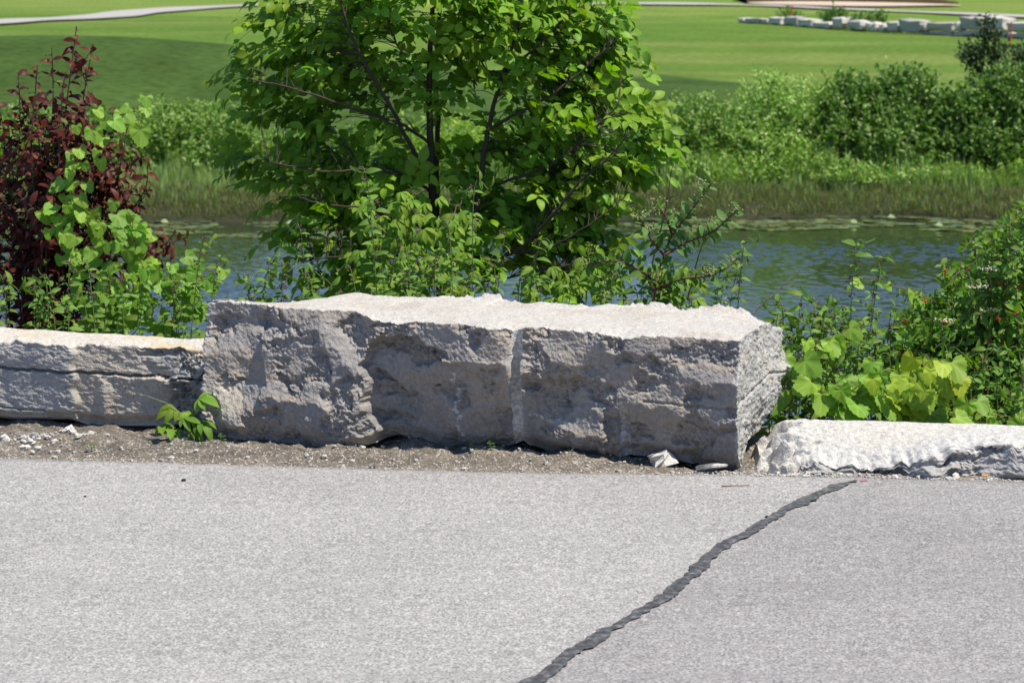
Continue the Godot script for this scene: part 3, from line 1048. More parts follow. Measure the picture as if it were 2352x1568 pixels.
	mesh_node("bunker_sand", commit(st), M.sand, self, "structure")
	mesh_node("bunker_lip", commit(st2), M.turf, self, "structure")

func build_blocks() -> void:
	var c := [Vector3(-1.215, 0.0, -9.47), Vector3(0.850, -0.03, -8.95), Vector3(0.835, 0.462, -8.94), Vector3(-1.25, 0.535, -9.43), Vector3(-0.93, 0.0, -9.95), Vector3(0.985, 0.0, -9.52), Vector3(1.085, 0.455, -9.78), Vector3(-0.93, 0.515, -10.03)]
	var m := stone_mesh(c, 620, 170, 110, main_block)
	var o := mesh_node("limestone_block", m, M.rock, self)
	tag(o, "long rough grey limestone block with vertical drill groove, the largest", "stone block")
	c = [Vector3(-3.4, 0.0, -10.25), Vector3(-1.235, 0.0, -9.70), Vector3(-1.25, 0.31, -9.72), Vector3(-3.4, 0.335, -10.27), Vector3(-3.4, -0.1, -10.75), Vector3(-1.18, -0.1, -10.02), Vector3(-1.17, 0.305, -10.02), Vector3(-3.4, 0.325, -10.72)]
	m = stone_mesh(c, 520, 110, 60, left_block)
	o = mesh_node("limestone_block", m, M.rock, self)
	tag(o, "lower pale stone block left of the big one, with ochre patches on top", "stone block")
	c = [Vector3(0.93, -0.04, -8.86), Vector3(3.2, -0.04, -8.30), Vector3(3.2, 0.125, -8.36), Vector3(0.95, 0.10, -8.90), Vector3(0.93, -0.05, -9.3), Vector3(3.2, -0.05, -8.85), Vector3(3.2, 0.13, -8.83), Vector3(0.95, 0.115, -9.28)]
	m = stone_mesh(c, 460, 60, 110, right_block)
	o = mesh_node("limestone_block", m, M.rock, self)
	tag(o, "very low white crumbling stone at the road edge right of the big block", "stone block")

func build_far_bank() -> void:
	# grasses and low herbs along the far shore
	var blades := []
	for i in 6:
		var st := begin()
		for k in 16:
			var a := rng.randf() * TAU
			var l := rng.randf_range(0.10, 0.50)
			var b := Vector3(cos(a), 0, sin(a)) * rng.randf_range(0.0, 0.12)
			var lean := Vector3(cos(a) * rng.randf_range(0.05, 0.5), 1, sin(a) * rng.randf_range(0.05, 0.5))
			blade(st, facing(b, lean, Vector3(cos(a), 0.2, sin(a))), l, 0.016, 0.1, rng.randf_range(0.1, 0.5), tint(Color(0.32, 0.43, 0.15), 0.35, 0.2), 0.3, 0.0, 3)
		blades.append(commit(st))
	var herbs := []
	for i in 6:
		var st := begin()
		for k in 26:
			var a := rng.randf() * TAU
			var h := rng.randf_range(0.05, 0.42)
			var b := Vector3(cos(a) * 0.1, h, sin(a) * 0.1) * rng.randf_range(0.5, 1.2)
			blade(st, facing(b, Vector3(cos(a), rng.randf_range(0.0, 0.7), sin(a)), Vector3.UP), rng.randf_range(0.05, 0.1), 0.035, 0.2, 0.4, tint(Color(0.27, 0.42, 0.08), 0.3, 0.2), 0.4, 0.0, 3)
		herbs.append(commit(st))
	var patch := noise(0.18, 2, 81)
	for g in [["shore_grass", blades, 5200, "tall mixed grass along the far shore of the pond", "grass", 0.0], ["shore_herbs", herbs, 6500, "low leafy herbs covering the far bank", "ground cover", 0.25]]:
		var st := begin()
		for i in g[2]:
			var x := rng.randf_range(-13.0, 13.0)
			var e := pow(rng.randf(), 0.8) * (2.3 if x < 1.0 else 3.6)
			var d := 42.6 + 0.5 * sin(x * 0.35) + 0.3 * sin(x * 1.1 + 1.0) + 0.15 + e
			var pn := patch.get_noise_2d(x + g[5] * 100.0, d)
			if pn < -0.22 + g[5] * 0.4: continue
			if g[5] > 0.1 and e < 0.8: continue
			var s := rng.randf_range(0.6, 1.3) * (0.5 + 0.5 * ss(0.0, 1.6, e)) * (1.0 + 0.9 * patch.get_noise_2d(x * 2.5 + 70.0, d))
			var bs := Basis(Vector3.UP, rng.randf() * TAU).scaled(Vector3(s, s * (1.0 + pn), s))
			st.append_from(g[1][rng.randi() % 6], 0, Transform3D(bs, Vector3(x, far_ground(x, d) - 0.02, -d)))
		var o := mesh_node(g[0], st.commit(), M.grass, self, "stuff")
		tag(o, g[3], g[4])
	# dead brown fringe at the waterline
	var dry := []
	for i in 4:
		var st := begin()
		for k in 18:
			var a := rng.randf() * TAU
			var b := Vector3(cos(a), 0, sin(a)) * rng.randf_range(0.0, 0.15)
			blade(st, facing(b, Vector3(cos(a) * rng.randf_range(0.2, 1.5), 1, sin(a) * rng.randf_range(0.2, 1.5)), Vector3(cos(a), 0.2, sin(a))), rng.randf_range(0.06, 0.2), 0.012, 0.1, 0.5, tint(Color(0.27, 0.28, 0.14), 0.55, 0.2), 0.3, 0.0, 2)
		dry.append(commit(st))
	var std := begin()
	for i in 4200:
		var x := rng.randf_range(-12.5, 12.5)
		var d := 42.6 + 0.5 * sin(x * 0.35) + 0.3 * sin(x * 1.1 + 1.0) + rng.randf_range(-0.1, 0.9)
		std.append_from(dry[rng.randi() % 4], 0, Transform3D(Basis(Vector3.UP, rng.randf() * TAU).scaled(Vector3.ONE * rng.randf_range(0.6, 1.3)), Vector3(x, maxf(far_ground(x, d), -2.4) - 0.01, -d)))
	tag(mesh_node("dry_fringe", std.commit(), M.grass, self, "stuff"), "dry brown stalks and roots at the far waterline", "dead grass")

	# lily pads and their white flowers
	var pads := begin()
	for i in 2600:
		var x := rng.randf_range(-12.0, 12.0)
		var shore := 42.6 + 0.5 * sin(x * 0.35) + 0.3 * sin(x * 1.1 + 1.0)
		var reach := 2.7 if x < 0 else 2.3
		var e := rng.randf() * reach
		if patch.get_noise_2d(x * 2.0, e * 7.0) < -0.12: continue
		var r := rng.randf_range(0.06, 0.12)
		var p := Vector3(x, -2.4 + 0.012 + rng.randf() * 0.012, -(shore - 0.1 - e))
		pads.set_color(tint(Color(0.17, 0.21, 0.10), 0.3, 0.2))
		var a0 := rng.randf() * TAU
		var tilt := Vector3(rng.randf_range(-0.05, 0.05), 0, rng.randf_range(-0.08, 0.08))
		for k in 9:
			var a := a0 + k * 0.65
			var b := a0 + (k + 1) * 0.65
			var va := Vector3(cos(a), 0, sin(a)) * r
			var vb := Vector3(cos(b), 0, sin(b)) * r
			va.y = maxf(va.dot(tilt), -0.004)
			vb.y = maxf(vb.dot(tilt), -0.004)
			pads.add_vertex(p); pads.add_vertex(p + va); pads.add_vertex(p + vb)
	tag(mesh_node("lily_pads", commit(pads), M.grass, self, "stuff"), "floating lily pads in a band before the far shore", "lily pads")
	var petal := begin()
	for ring in 3:
		for k in 8:
			var a := TAU * k / 8.0 + ring * 0.4
			var up: float = [0.25, 0.7, 1.6][ring]
			blade(petal, facing(Vector3(0, 0.01, 0), Vector3(cos(a), up, sin(a)), Vector3(-cos(a) * up, 1, -sin(a) * up)), 0.085, 0.036, 0.4, -0.3, Color(0.82, 0.82, 0.78), 0.5, 0.0, 4)
	var flower := commit(petal)
	var spots := [[667, 520, "white water lily flower left of the young ash tree"], [2158, 525, "white water lily flower at the right, nearest the open water"], [2048, 506, "white water lily flower at the right, close under the far bank"], [1962, 518, "white water lily flower right of centre among the pads"], [378, 517, "white water lily flower beside the red leaved shrub"]]
	for q in spots:
		var p := at(q[0], q[1], 40.0)
		var dd := p - EYE
		p = EYE + dd * ((-2.4 - EYE.y) / dd.y)
		var o := mesh_node("water_lily", flower, M.grass, self)
		o.position = p + Vector3(0, 0.02, 0)
		tag(o, q[2], "flower", "white water lily flowers")

	# shrubs on the far bank
	var green := simple_leaves(10, 0.10, 0.48, Color(0.165, 0.285, 0.058), 0.45, 0.3, 3, 0.35)
	var pale := simple_leaves(10, 0.10, 0.28, Color(0.36, 0.51, 0.13), 0.45, 0.3, 3, 0.25)
	var dark := simple_leaves(8, 0.075, 0.5, Color(0.05, 0.085, 0.028), 0.45, 0.3, 3, 0.3)
	var L := func(u: float, v: float, ru: float, rv: float, d: float) -> Array:
		var k := d / FOCAL
		return [at(u, v, d), Vector3(ru * k, rv * k, ru * k * 0.8)]
	var middle := simple_leaves(10, 0.09, 0.4, Color(0.215, 0.35, 0.07), 0.45, 0.3, 3, 0.35)
	var grp := "shrubs along the far bank"
	var foot := func(u: float, d: float) -> Vector3:
		var p := at(u, 400, d)
		p.y = far_ground(p.x, d)
		return p
	shrub("willow_shrub", "broad green bush on the far bank between the red shrub and the ash", grp, foot.call(430, 45.4), [L.call(400, 320, 120, 80, 45.4), L.call(490, 325, 110, 85, 45.3), L.call(320, 350, 100, 65, 45.3), L.call(580, 360, 90, 55, 45.2), L.call(440, 375, 130, 45, 45.1)], 260.0, middle, M.far_leaf, M.bark, 9)
	shrub("willow_shrub", "green bush on the far bank half hidden by the red leaved shrub", grp, foot.call(180, 45.9), [L.call(200, 330, 110, 70, 45.9), L.call(60, 330, 100, 80, 46.0)], 240.0, green, M.far_leaf, M.bark, 8)
	shrub("willow_shrub", "dark bush on the far bank seen through the gaps of the ash", grp, foot.call(880, 45.6), [L.call(700, 350, 90, 55, 45.5), L.call(860, 350, 110, 60, 45.6), L.call(1010, 360, 110, 60, 45.6)], 240.0, green, M.far_leaf, M.bark, 8)
	shrub("willow_shrub", "green bush on the far bank behind the right side of the ash", grp, foot.call(1250, 45.6), [L.call(1150, 360, 100, 60, 45.6), L.call(1330, 350, 110, 70, 45.6)], 220.0, green, M.far_leaf, M.bark, 8)
	shrub("willow_shrub", "rounded green bush just right of the ash crown on the far bank", grp, foot.call(1610, 45.4), [L.call(1600, 290, 90, 75, 45.4), L.call(1560, 345, 90, 65, 45.2), L.call(1660, 325, 80, 75, 45.3)], 200.0, middle, M.far_leaf, M.bark, 7)
	shrub("willow_shrub", "pale feathery willow bush in the middle of the right far bank", grp, foot.call(1790, 45.6), [L.call(1765, 255, 80, 85, 45.7), L.call(1840, 260, 85, 85, 45.6), L.call(1740, 335, 95, 65, 45.3), L.call(1840, 350, 90, 60, 45.2)], 300.0, pale, M.far_leaf, M.bark, 8)
	shrub("willow_shrub", "large dense dark green bush right of the pale willow", grp, foot.call(2030, 45.5), [L.call(1950, 250, 75, 85, 45.5), L.call(2075, 225, 85, 75, 45.6), L.call(2010, 310, 140, 75, 45.3), L.call(2130, 290, 90, 75, 45.4), L.call(2060, 360, 130, 50, 45.2), L.call(1905, 330, 60, 60, 45.3)], 250.0, green, M.far_leaf, M.bark, 10)
	shrub("willow_shrub", "large dense bush at the right edge of the far bank", grp, foot.call(2270, 45.3), [L.call(2225, 265, 90, 70, 45.3), L.call(2310, 235, 80, 85, 45.2), L.call(2280, 330, 120, 75, 45.1), L.call(2370, 300, 60, 90, 45.2), L.call(2200, 340, 80, 60, 45.1)], 250.0, green, M.far_leaf, M.bark, 10)
	shrub("low_shrub", "low bright bush at the waterline on the right", "low bushes near the waterline", foot.call(2020, 44.4), [L.call(1930, 405, 80, 40, 44.4), L.call(2010, 425, 80, 36, 44.3), L.call(2090, 415, 90, 40, 44.4)], 200.0, pale, M.far_leaf, M.bark, 5)
	shrub("low_shrub", "low bright bush by the waterline just right of the ash", "low bushes near the waterline", foot.call(1680, 44.5), [L.call(1620, 405, 90, 40, 44.5), L.call(1750, 405, 90, 46, 44.5), L.call(1840, 415, 60, 36, 44.5)], 200.0, pale, M.far_leaf, M.bark, 5)
	shrub("low_shrub", "low bright bush by the waterline at the right edge", "low bushes near the waterline", foot.call(2250, 44.4), [L.call(2190, 425, 80, 38, 44.4), L.call(2270, 435, 80, 35, 44.4), L.call(2345, 420, 70, 42, 44.4)], 200.0, pale, M.far_leaf, M.bark, 5)
	shrub("slender_tree", "thin dark leaved small tree standing above the right bushes", "small dark trees at the right", foot.call(2260, 47.2), [L.call(2270, 80, 28, 40, 47.2), L.call(2240, 130, 40, 32, 47.2), L.call(2290, 130, 30, 45, 47.2), L.call(2260, 180, 38, 35, 47.2)], 330.0, dark, M.far_leaf, M.bark, 1, 6, 0.2)
	shrub("slender_tree", "dark leaved small tree cut by the right edge of the view", "small dark trees at the right", foot.call(2345, 47.4), [L.call(2350, 130, 30, 36, 47.4), L.call(2345, 190, 40, 40, 47.4)], 330.0, dark, M.far_leaf, M.bark, 1, 6, 0.2)

	# armour-stone wall across the fairway
	var wall := thing("retaining_wall", "long low wall of stacked pale stones across the far fairway", "stone wall", Vector3(15.0, -0.4, -109.0))
	var a3 := Vector3(11.3, 0, -121.0)
	var b3 := Vector3(23.5, 0, -97.5)
	var shapes := []
	for i in 8:
		shapes.append(rubble(100 + i, Vector3(1, 1, 1), Color(0.62, 0.58, 0.53) * rng.randf_range(0.75, 1.15), 0.35 + 0.09 * i))
	var t := 0.0
	var total := a3.distance_to(b3)
	var dirw := (b3 - a3).normalized()
	while t < total:
		var prog := t / total
		var ln := rng.randf_range(0.45, 1.9)
		var hh := pw(prog, [[0.0, 0.25], [0.2, 0.5], [0.55, 0.72], [0.7, 1.0], [1.0, 1.15]]) * rng.randf_range(0.65, 1.2)
		var p := a3 + dirw * (t + ln * 0.5)
		var g := far_ground(p.x, -p.z)
		var rows_ := 2 if prog > 0.55 else 1
		for r in rows_:
			var o := MeshInstance3D.new()
			o.name = "stone"
			o.mesh = shapes[rng.randi() % 8]
			o.material_override = M.rock
			var h := (hh * 0.32 if r == 0 else hh * 0.72) if rows_ == 2 else hh
			var yy := g + h * 0.48 if r == 0 else g + hh * 0.30 + h * 0.46
			var bs := Basis(Vector3.UP, -atan2(dirw.z, dirw.x) + (PI if rng.randf() < 0.5 else 0.0) + rng.randf_range(-0.08, 0.08))
			o.transform = Transform3D(bs * Basis.from_scale(Vector3(ln * 0.98, h, 0.7)), p + Vector3(0, yy, 0) + Vector3(0.5, 0, 0.3) * (0.15 if r == 0 else rng.randf_range(-0.06, 0.06)) - wall.position)
			wall.add_child(o, true)
		t += ln * rng.randf_range(0.98, 1.06)
	# bushes growing out of the wall
	var wl := func(u: float, v: float, r: float, d: float) -> Array: return [at(u, v, d), Vector3(r, r * 0.75, r) * d / FOCAL]
	var big := simple_leaves(6, 0.16, 0.4, Color(0.11, 0.21, 0.04), 0.45, 0.3, 3, 0.3)
	var wb := "bushes by the far stone wall"
	for q in [["loose bush with yellow tips at the left end of the far wall", 1812, 42, 26, 118.5], ["rounded dark green bush behind the middle of the far wall", 1915, 40, 32, 116.0], ["small bush trailing over the far wall, right of the rounded one", 1975, 52, 24, 113.0], ["smallest bush on the far wall, rightmost of the four", 2012, 42, 18, 112.5]]:
		var p := at(q[1], q[2], q[4])
		p.y = far_ground(p.x, q[4])
		shrub("wall_bush", q[0], wb, p, [wl.call(q[1], q[2], q[3], q[4]), wl.call(q[1] + q[3] * 0.6, q[2] + 8, q[3] * 0.6, q[4])], 90.0, big, M.far_leaf, M.bark, 4, 7, 0.3)
	# red hazard stakes
	for q in [["thin red marker stake in the turf behind the stone wall", 2230, 55, 108.0, 0.85], ["bright red marker stake standing before the far wall at the right", 2322, 86, 96.5, 0.85], ["orange marker stake among the bush at the left end of the wall", 1818, 50, 117.0, 0.6]]:
		var root := thing("marker_stake", q[0], "stake", Vector3.ZERO, "red marker stakes")
		var p := at(q[1], q[2], q[3])
		p.y = far_ground(p.x, q[3]) + (0.35 if q[3] == 117.0 else 0.0)
		root.position = p
		var st := begin()
		tube(st, [Vector3(0, -0.15, 0), Vector3(0.01, q[4] * 0.5, 0), Vector3(0.02, q[4], 0)], 0.035, 0.03, 6)
		mesh_node("post", commit(st), plain(lin(0.60, 0.07, 0.035), 0.5), root)
		st = begin()
		tube(st, [Vector3(0.02, q[4], 0), Vector3(0.021, q[4] + 0.035, 0)], 0.03, 0.004, 6)
		mesh_node("tip", commit(st), plain(lin(0.60, 0.07, 0.035), 0.5), root)
	# trees at the end of the fairway
	var huge := simple_leaves(6, 0.42, 0.5, Color(0.035, 0.075, 0.02), 0.45, 0.3, 3, 0.35)
	var huge2 := simple_leaves(6, 0.42, 0.35, Color(0.10, 0.18, 0.05), 0.45, 0.3, 3, 0.3)
	for q in [["dark tree behind the end of the bunker", 33.5, 186.0, 0], ["paler willow tree between two dark trees at the top right", 39.0, 184.0, 1], ["dark tree at the top right corner", 45.0, 187.0, 0], ["dark tree beyond the right edge of the fairway", 52.0, 189.0, 0]]:
		var g := far_ground(q[1], q[2])
		var ct := Vector3(q[1], g + 3.6, -q[2])
		shrub("far_tree", q[0], "trees at the end of the fairway", Vector3(q[1], g, -q[2]), [[ct, Vector3(3.0, 3.4, 3.0)], [ct + Vector3(1.5, 2.0, 0), Vector3(2.2, 2.4, 2.2)], [ct + Vector3(-1.4, -1.2, 0.5), Vector3(2.2, 2.0, 2.0)]], 12.0, huge2 if q[3] == 1 else huge, M.far_leaf, M.bark, 1, 8, 0.9)

# ------------------------------------------------------------------ the young ash
func build_ash() -> void:
	var Z := 12.3
	var foot := at(1014, 690, Z)
	foot.y = verge_y(foot.x, Z)
	var root := thing("ash_tree", "young ash tree with several stems and glossy compound leaves behind the big block", "tree", foot)
	var skel := []   # points to grow twigs from
	var limbs := [
		["trunk", [[1016, 0, 0.0], [1013, 690, 0.0], [1005, 560, 0.0], [992, 430, 0.02], [988, 330, 0.03], [985, 200, 0.0], [990, 80, -0.03], [1000, -80, 0.0], [1010, -200, 0]], 0.030, 0.008],
		["trunk", [[1006, 600, 0.03], [1001, 420, 0.10], [1006, 300, 0.13], [1001, 150, 0.10], [1018, -40, 0.1], [1030, -160, 0.1]], 0.018, 0.007],
		["limb", [[990, 415, 0.0], [945, 340, -0.1], [900, 250, -0.2], [850, 170, -0.25], [800, 60, -0.3], [770, -60, -0.3]], 0.014, 0.005],
		["limb", [[988, 330, 0.02], [930, 290, -0.15], [850, 262, -0.3], [760, 230, -0.4], [680, 205, -0.45], [570, 180, -0.5]], 0.009, 0.003],
		["limb", [[993, 440, 0.02], [930, 405, -0.1], [850, 390, -0.25], [740, 392, -0.35], [620, 372, -0.4]], 0.009, 0.003],
		["limb", [[1000, 540, 0.0], [930, 505, -0.2], [850, 480, -0.3], [760, 470, -0.35], [690, 455, -0.4]], 0.008, 0.003],
		["limb", [[1010, 640, 0.0], [950, 600, -0.15], [860, 590, -0.25], [770, 590, -0.3], [700, 600, -0.3]], 0.008, 0.003],
		["limb", [[1016, 655, 0.02], [1075, 560, -0.05], [1098, 450, -0.08], [1115, 330, -0.1], [1140, 220, -0.1], [1175, 110, -0.1], [1200, 0, -0.1], [1220, -120, -0.1]], 0.018, 0.006],
		["limb", [[1060, 590, -0.02], [1170, 585, -0.2], [1255, 510, -0.3], [1330, 420, -0.35], [1400, 360, -0.38], [1450, 300, -0.4]], 0.012, 0.003],
		["limb", [[1118, 300, -0.1], [1190, 260, -0.2], [1270, 215, -0.25], [1350, 150, -0.25], [1430, 80, -0.3]], 0.009, 0.003],
		["limb", [[1120, 430, -0.08], [1180, 410, -0.15], [1260, 380, -0.2], [1340, 320, -0.2], [1420, 240, -0.25]], 0.009, 0.003],
		["limb", [[1170, 580, -0.2], [1260, 570, -0.3], [1330, 530, -0.35], [1420, 470, -0.35]], 0.007, 0.003],
		["limb", [[1150, 200, -0.1], [1100, 130, 0.1], [1070, 40, 0.15]], 0.006, 0.003],
		["limb", [[1150, 180, -0.1], [1230, 110, -0.15], [1300, 40, -0.2], [1360, -40, -0.2]], 0.008, 0.003],
		["limb", [[988, 200, 0.0], [930, 130, -0.1], [890, 50, -0.1], [870, -40, 0.0]], 0.007, 0.003],
		["limb", [[1003, 250, 0.1], [1060, 170, 0.25], [1110, 90, 0.35], [1140, 0, 0.4]], 0.007, 0.003],
		["limb", [[1022, 660, 0.02], [1150, 640, -0.15], [1250, 620, -0.25], [1350, 600, -0.3]], 0.007, 0.003],
	]
	for q in limbs:
		var pts := []
		for k in q[1]:
			if k[1] == 0 and k[0] == 1016: pts.append(foot + Vector3(0, -0.1, 0))
			else: pts.append(at(k[0], k[1], Z - k[2] * -1.0))
		pts = smooth_path(pts, 5, 0.004)
		var rel := []
		for p in pts:
			rel.append(p - foot)
			skel.append(p)
		var st := begin()
		tube(st, rel, q[2], q[3], 8)
		mesh_node(q[0], commit(st), M.bark, root)
	var variants := ash_leaves(14, Color(0.235, 0.395, 0.040), Color(0.15, 0.20, 0.05))
	var lobes := [[700, 50, 125, 85], [850, 50, 140, 90], [1000, 40, 110, 80], [1150, 50, 130, 90], [1290, 60, 140, 105], [1420, 70, 90, 70], [620, 175, 110, 45], [760, 175, 120, 75], [890, 180, 90, 70], [1240, 190, 150, 110], [1410, 180, 105, 105], [600, 265, 75, 35], [740, 270, 90, 40], [1390, 300, 140, 110], [1480, 255, 55, 55], [620, 370, 95, 38], [760, 365, 100, 65], [870, 400, 100, 70], [1290, 380, 140, 90], [690, 440, 75, 45], [810, 480, 120, 60], [1200, 480, 100, 70], [1370, 460, 115, 80], [780, 595, 105, 50], [1270, 580, 140, 80], [1390, 570, 70, 60], [1110, 330, 55, 60], [1070, 130, 70, 70], [880, 540, 90, 60], [1140, 590, 90, 60], [930, 300, 60, 40], [1000, -90, 380, 90], [1240, 640, 150, 45], [1100, 520, 70, 70], [780, 645, 80, 35], [720, 545, 70, 45], [1340, 520, 110, 80], [1450, 400, 70, 60], [1480, 330, 60, 50], [1000, 180, 90, 60], [1040, 400, 80, 60], [930, 420, 80, 60], [1180, 330, 80, 60], [900, 620, 90, 50], [1040, 600, 90, 60], [1180, 520, 80, 60]]
	var leaves := []
	var twigs := begin()
	for lb in lobes:
		var lu: float = lb[0]
		if lu > 1330: lu -= 45.0
		elif lu < 720: lu += 20.0
		var c := at(lu, lb[1], Z)
		var rx: float = lb[2] * Z / FOCAL
		var ry: float = lb[3] * Z / FOCAL
		var rz := minf(rx * 1.0, 0.45)
		var n := maxi(4, int(rx * ry * 430.0))
		for i in n:
			var dv := rand_dir() * pow(rng.randf(), 0.4)
			var p := c + Vector3(dv.x * rx, dv.y * ry, dv.z * rz)
			# nearest limb point, preferably lower
			var best: Vector3 = skel[0]
			var bd := 1e9
			for s in skel:
				var dd: float = p.distance_squared_to(s) + maxf(0.0, s.y - p.y) * 0.4
				if dd < bd:
					bd = dd
					best = s
			var mid := best.lerp(p, 0.55) + Vector3(0, 0.03, 0) + rand_dir() * 0.02
			var rel := []
			for s in smooth_path([best, mid, p], 3): rel.append(s - foot)
			tube(twigs, rel, 0.0024, 0.0014, 4)
			var grow := (p - best).normalized()
			var outward := (p - Vector3(foot.x, p.y, -Z)).normalized()
			for k in 3:
				var a := TAU * k / 3.0 + rng.randf()
				var dir := (grow * 0.7 + outward * 0.5 + Vector3(cos(a), 0.1 + 0.3 * rng.randf(), sin(a)) * 0.8).normalized()
				var up := Vector3(0.3, 0.75, 0.4) + outward * 0.25 + rand_dir() * 0.4
				leaves.append([facing(p + dir * 0.012, dir, up, rng.randf_range(0.75, 1.1)), rng.randi() % variants.size()])
	mesh_node("twigs", commit(twigs), M.bark, root)
	hang_leaves(root, leaves, variants, M.ash)

# ------------------------------------------------------------------ plants behind the blocks
func ground_at(u: float, d: float) -> Vector3:
	var p := at(u, 700, d)
	p.y = verge_y(p.x, d)
	return p

func build_near_plants() -> void:
	# ---- red leaved plum on the left
	var Z := 11.7
	var foot := ground_at(90, Z)
	var root := thing("plum_shrub", "purple-red leaved shrub at the left edge behind the lower block", "shrub", foot)
	var pv := simple_leaves(12, 0.088, 0.42, Color(0.125, 0.036, 0.028), 0.45, 0.8, 5, 0.35)
	pv += simple_leaves(5, 0.07, 0.46, Color(0.11, 0.12, 0.035), 0.45, 0.6, 5, 0.3)
	var leaves := []
	var st := begin()
	var shoots := [[[110, 620], [125, 420], [150, 250], [175, 60]], [[60, 620], [100, 420], [120, 250], [118, 110]], [[30, 600], [40, 400], [45, 260], [40, 165]], [[150, 560], [170, 380], [190, 230], [212, 105]], [[120, 520], [180, 380], [240, 300], [310, 255]], [[140, 560], [220, 430], [280, 390], [335, 355]], [[160, 640], [270, 520], [330, 440], [338, 385]], [[-20, 640], [-10, 450], [10, 330], [-10, 220]], [[90, 620], [80, 480], [70, 350], [78, 220]], [[180, 640], [300, 590], [380, 560], [430, 545]], [[20, 700], [50, 560], [0, 450], [-40, 380]], [[100, 680], [160, 520], [230, 410], [225, 320]], [[130, 560], [150, 450], [210, 350], [232, 235]], [[60, 660], [10, 540], [20, 430], [20, 300]], [[150, 700], [240, 640], [320, 600], [400, 600]], [[50, 700], [90, 580], [150, 480], [160, 330]], [[120, 640], [220, 520], [270, 400], [290, 300]], [[100, 600], [200, 450], [250, 330], [255, 270]], [[140, 660], [250, 560], [310, 480], [345, 430]], [[60, 560], [90, 380], [80, 240], [85, 150]], [[90, 560], [150, 350], [140, 240], [150, 165]]]
	for rep in 2:
		for q in shoots:
			var pts := [foot + Vector3(rng.randf_range(-0.1, 0.1), -0.1, rng.randf_range(-0.1, 0.1))]
			var dz := rng.randf_range(-0.35, 0.35) if rep > 0 else -0.15 + rng.randf_range(-0.1, 0.1)
			var jit := 0.0 if rep == 0 else 45.0
			var lim: int = q.size() if rep == 0 else q.size() - 1
			var du := rng.randf_range(-jit, jit)
			for k in lim: pts.append(at(q[k][0] + du, q[k][1] + rng.randf_range(-jit, jit) * 0.6 + rep * 18, Z + dz))
			leafy_stem(root, st, leaves, pts, 0.0055, pv.size(), 0.022 if rep == 0 else 0.019, 0.22, 0.45, false, Color(0.045, 0.028, 0.024), 0.35, 1.0)
			# side spurs
			for sp in 5:
				var b: Vector3 = pts[1].lerp(pts[pts.size() - 1], rng.randf_range(0.1, 0.8))
				var dirn := (Vector3(rng.randfn() * 0.8, 0.6, rng.randfn() * 0.6)).normalized() * rng.randf_range(0.1, 0.22)
				leafy_stem(root, st, leaves, [b, b + dirn * 0.5, b + dirn + Vector3(0, 0.02, 0)], 0.003, pv.size(), 0.022, 0.15, 0.5, false, Color(0.05, 0.03, 0.025), 0.35, 0.95)
	mesh_node("branches", commit(st), M.stem, root)
	hang_leaves(root, leaves, pv, M.purple)

	# ---- wild grape climbing over it
	var gv := grape_leaves(10, 0.115, Color(0.27, 0.46, 0.06))
	var gy := grape_leaves(6, 0.125, Color(0.40, 0.55, 0.055))
	var vine := func(called: String, label: String, strands: Array, Zv: float, spread: float, kinds: Array, per: float, size: float) -> void:
		var f := at(strands[0][0][0], strands[0][0][1], Zv)
		var r := thing(called, label, "vine", Vector3(f.x, verge_y(f.x, Zv), -Zv))
		var lv := []
		var s2 := begin()
		for sd in strands:
			var pts := []
			for k in sd: pts.append(at(k[0], k[1], Zv + (k[2] if k.size() > 2 else 0.0)))
			var path := smooth_path(pts, 6, 0.006)
			var rel := []
			for p in path: rel.append(p - r.position)
			tube(s2, rel, 0.0028, 0.0016, 5, Color(0.18, 0.10, 0.05))
			var length := 0.0
			for i in path.size() - 1: length += path[i].distance_to(path[i + 1])
			var n := int(length * per)
			for i in n:
				var p: Vector3 = path[int(rng.randf() * (path.size() - 1))] + rand_dir() * spread * rng.randf()
				var hang := Vector3(rng.randfn() * 0.5, -0.75 + rng.randfn() * 0.3, rng.randf_range(-0.1, 0.6))
				lv.append([facing(p, hang, Vector3(rng.randfn() * 0.45 + 0.15, 0.75, 0.85), size * rng.randf_range(0.6, 1.15)), rng.randi() % kinds.size()])
		mesh_node("tendrils", commit(s2), M.stem, r)
		hang_leaves(r, lv, kinds, M.grape)
	vine.call("grape_vine", "lime green grape vine climbing over the red leaved shrub", [[[230, 760], [200, 640], [150, 540], [120, 470]], [[250, 760], [280, 640], [250, 540], [200, 460]], [[280, 760], [330, 650], [310, 560], [300, 500]], [[300, 770], [380, 680], [430, 620], [495, 625]], [[200, 520], [170, 440], [180, 360], [220, 290], [330, 242]], [[220, 770], [240, 700], [310, 660], [380, 650]], [[350, 770], [420, 730], [450, 700], [440, 640]]], 11.2, 0.13, gv, 58.0, 0.66)
	# ---- grape at the right
	vine.call("grape_vine", "leafy grape vine hanging to the low white stone on the right", [[[1800, 960], [1850, 880], [1900, 900], [1960, 930]], [[1900, 970], [1980, 900], [2030, 930], [2100, 960]], [[2060, 975], [2130, 940], [2200, 955], [2260, 970]], [[2180, 980], [2240, 950], [2300, 955], [2380, 970]], [[1790, 930], [1830, 830], [1880, 790], [1950, 760]], [[1950, 900], [2050, 850], [2100, 900], [2180, 930]]], 9.55, 0.10, gv, 26.0, 0.85)
	vine.call("grape_vine", "yellow-green sunlit patch of grape leaves right of centre low down", [[[2050, 930], [2080, 870], [2110, 840], [2150, 830]], [[2050, 900], [2110, 880], [2160, 880], [2190, 900]], [[2080, 950], [2130, 920], [2170, 890], [2190, 860]]], 9.5, 0.13, gy, 55.0, 0.75)
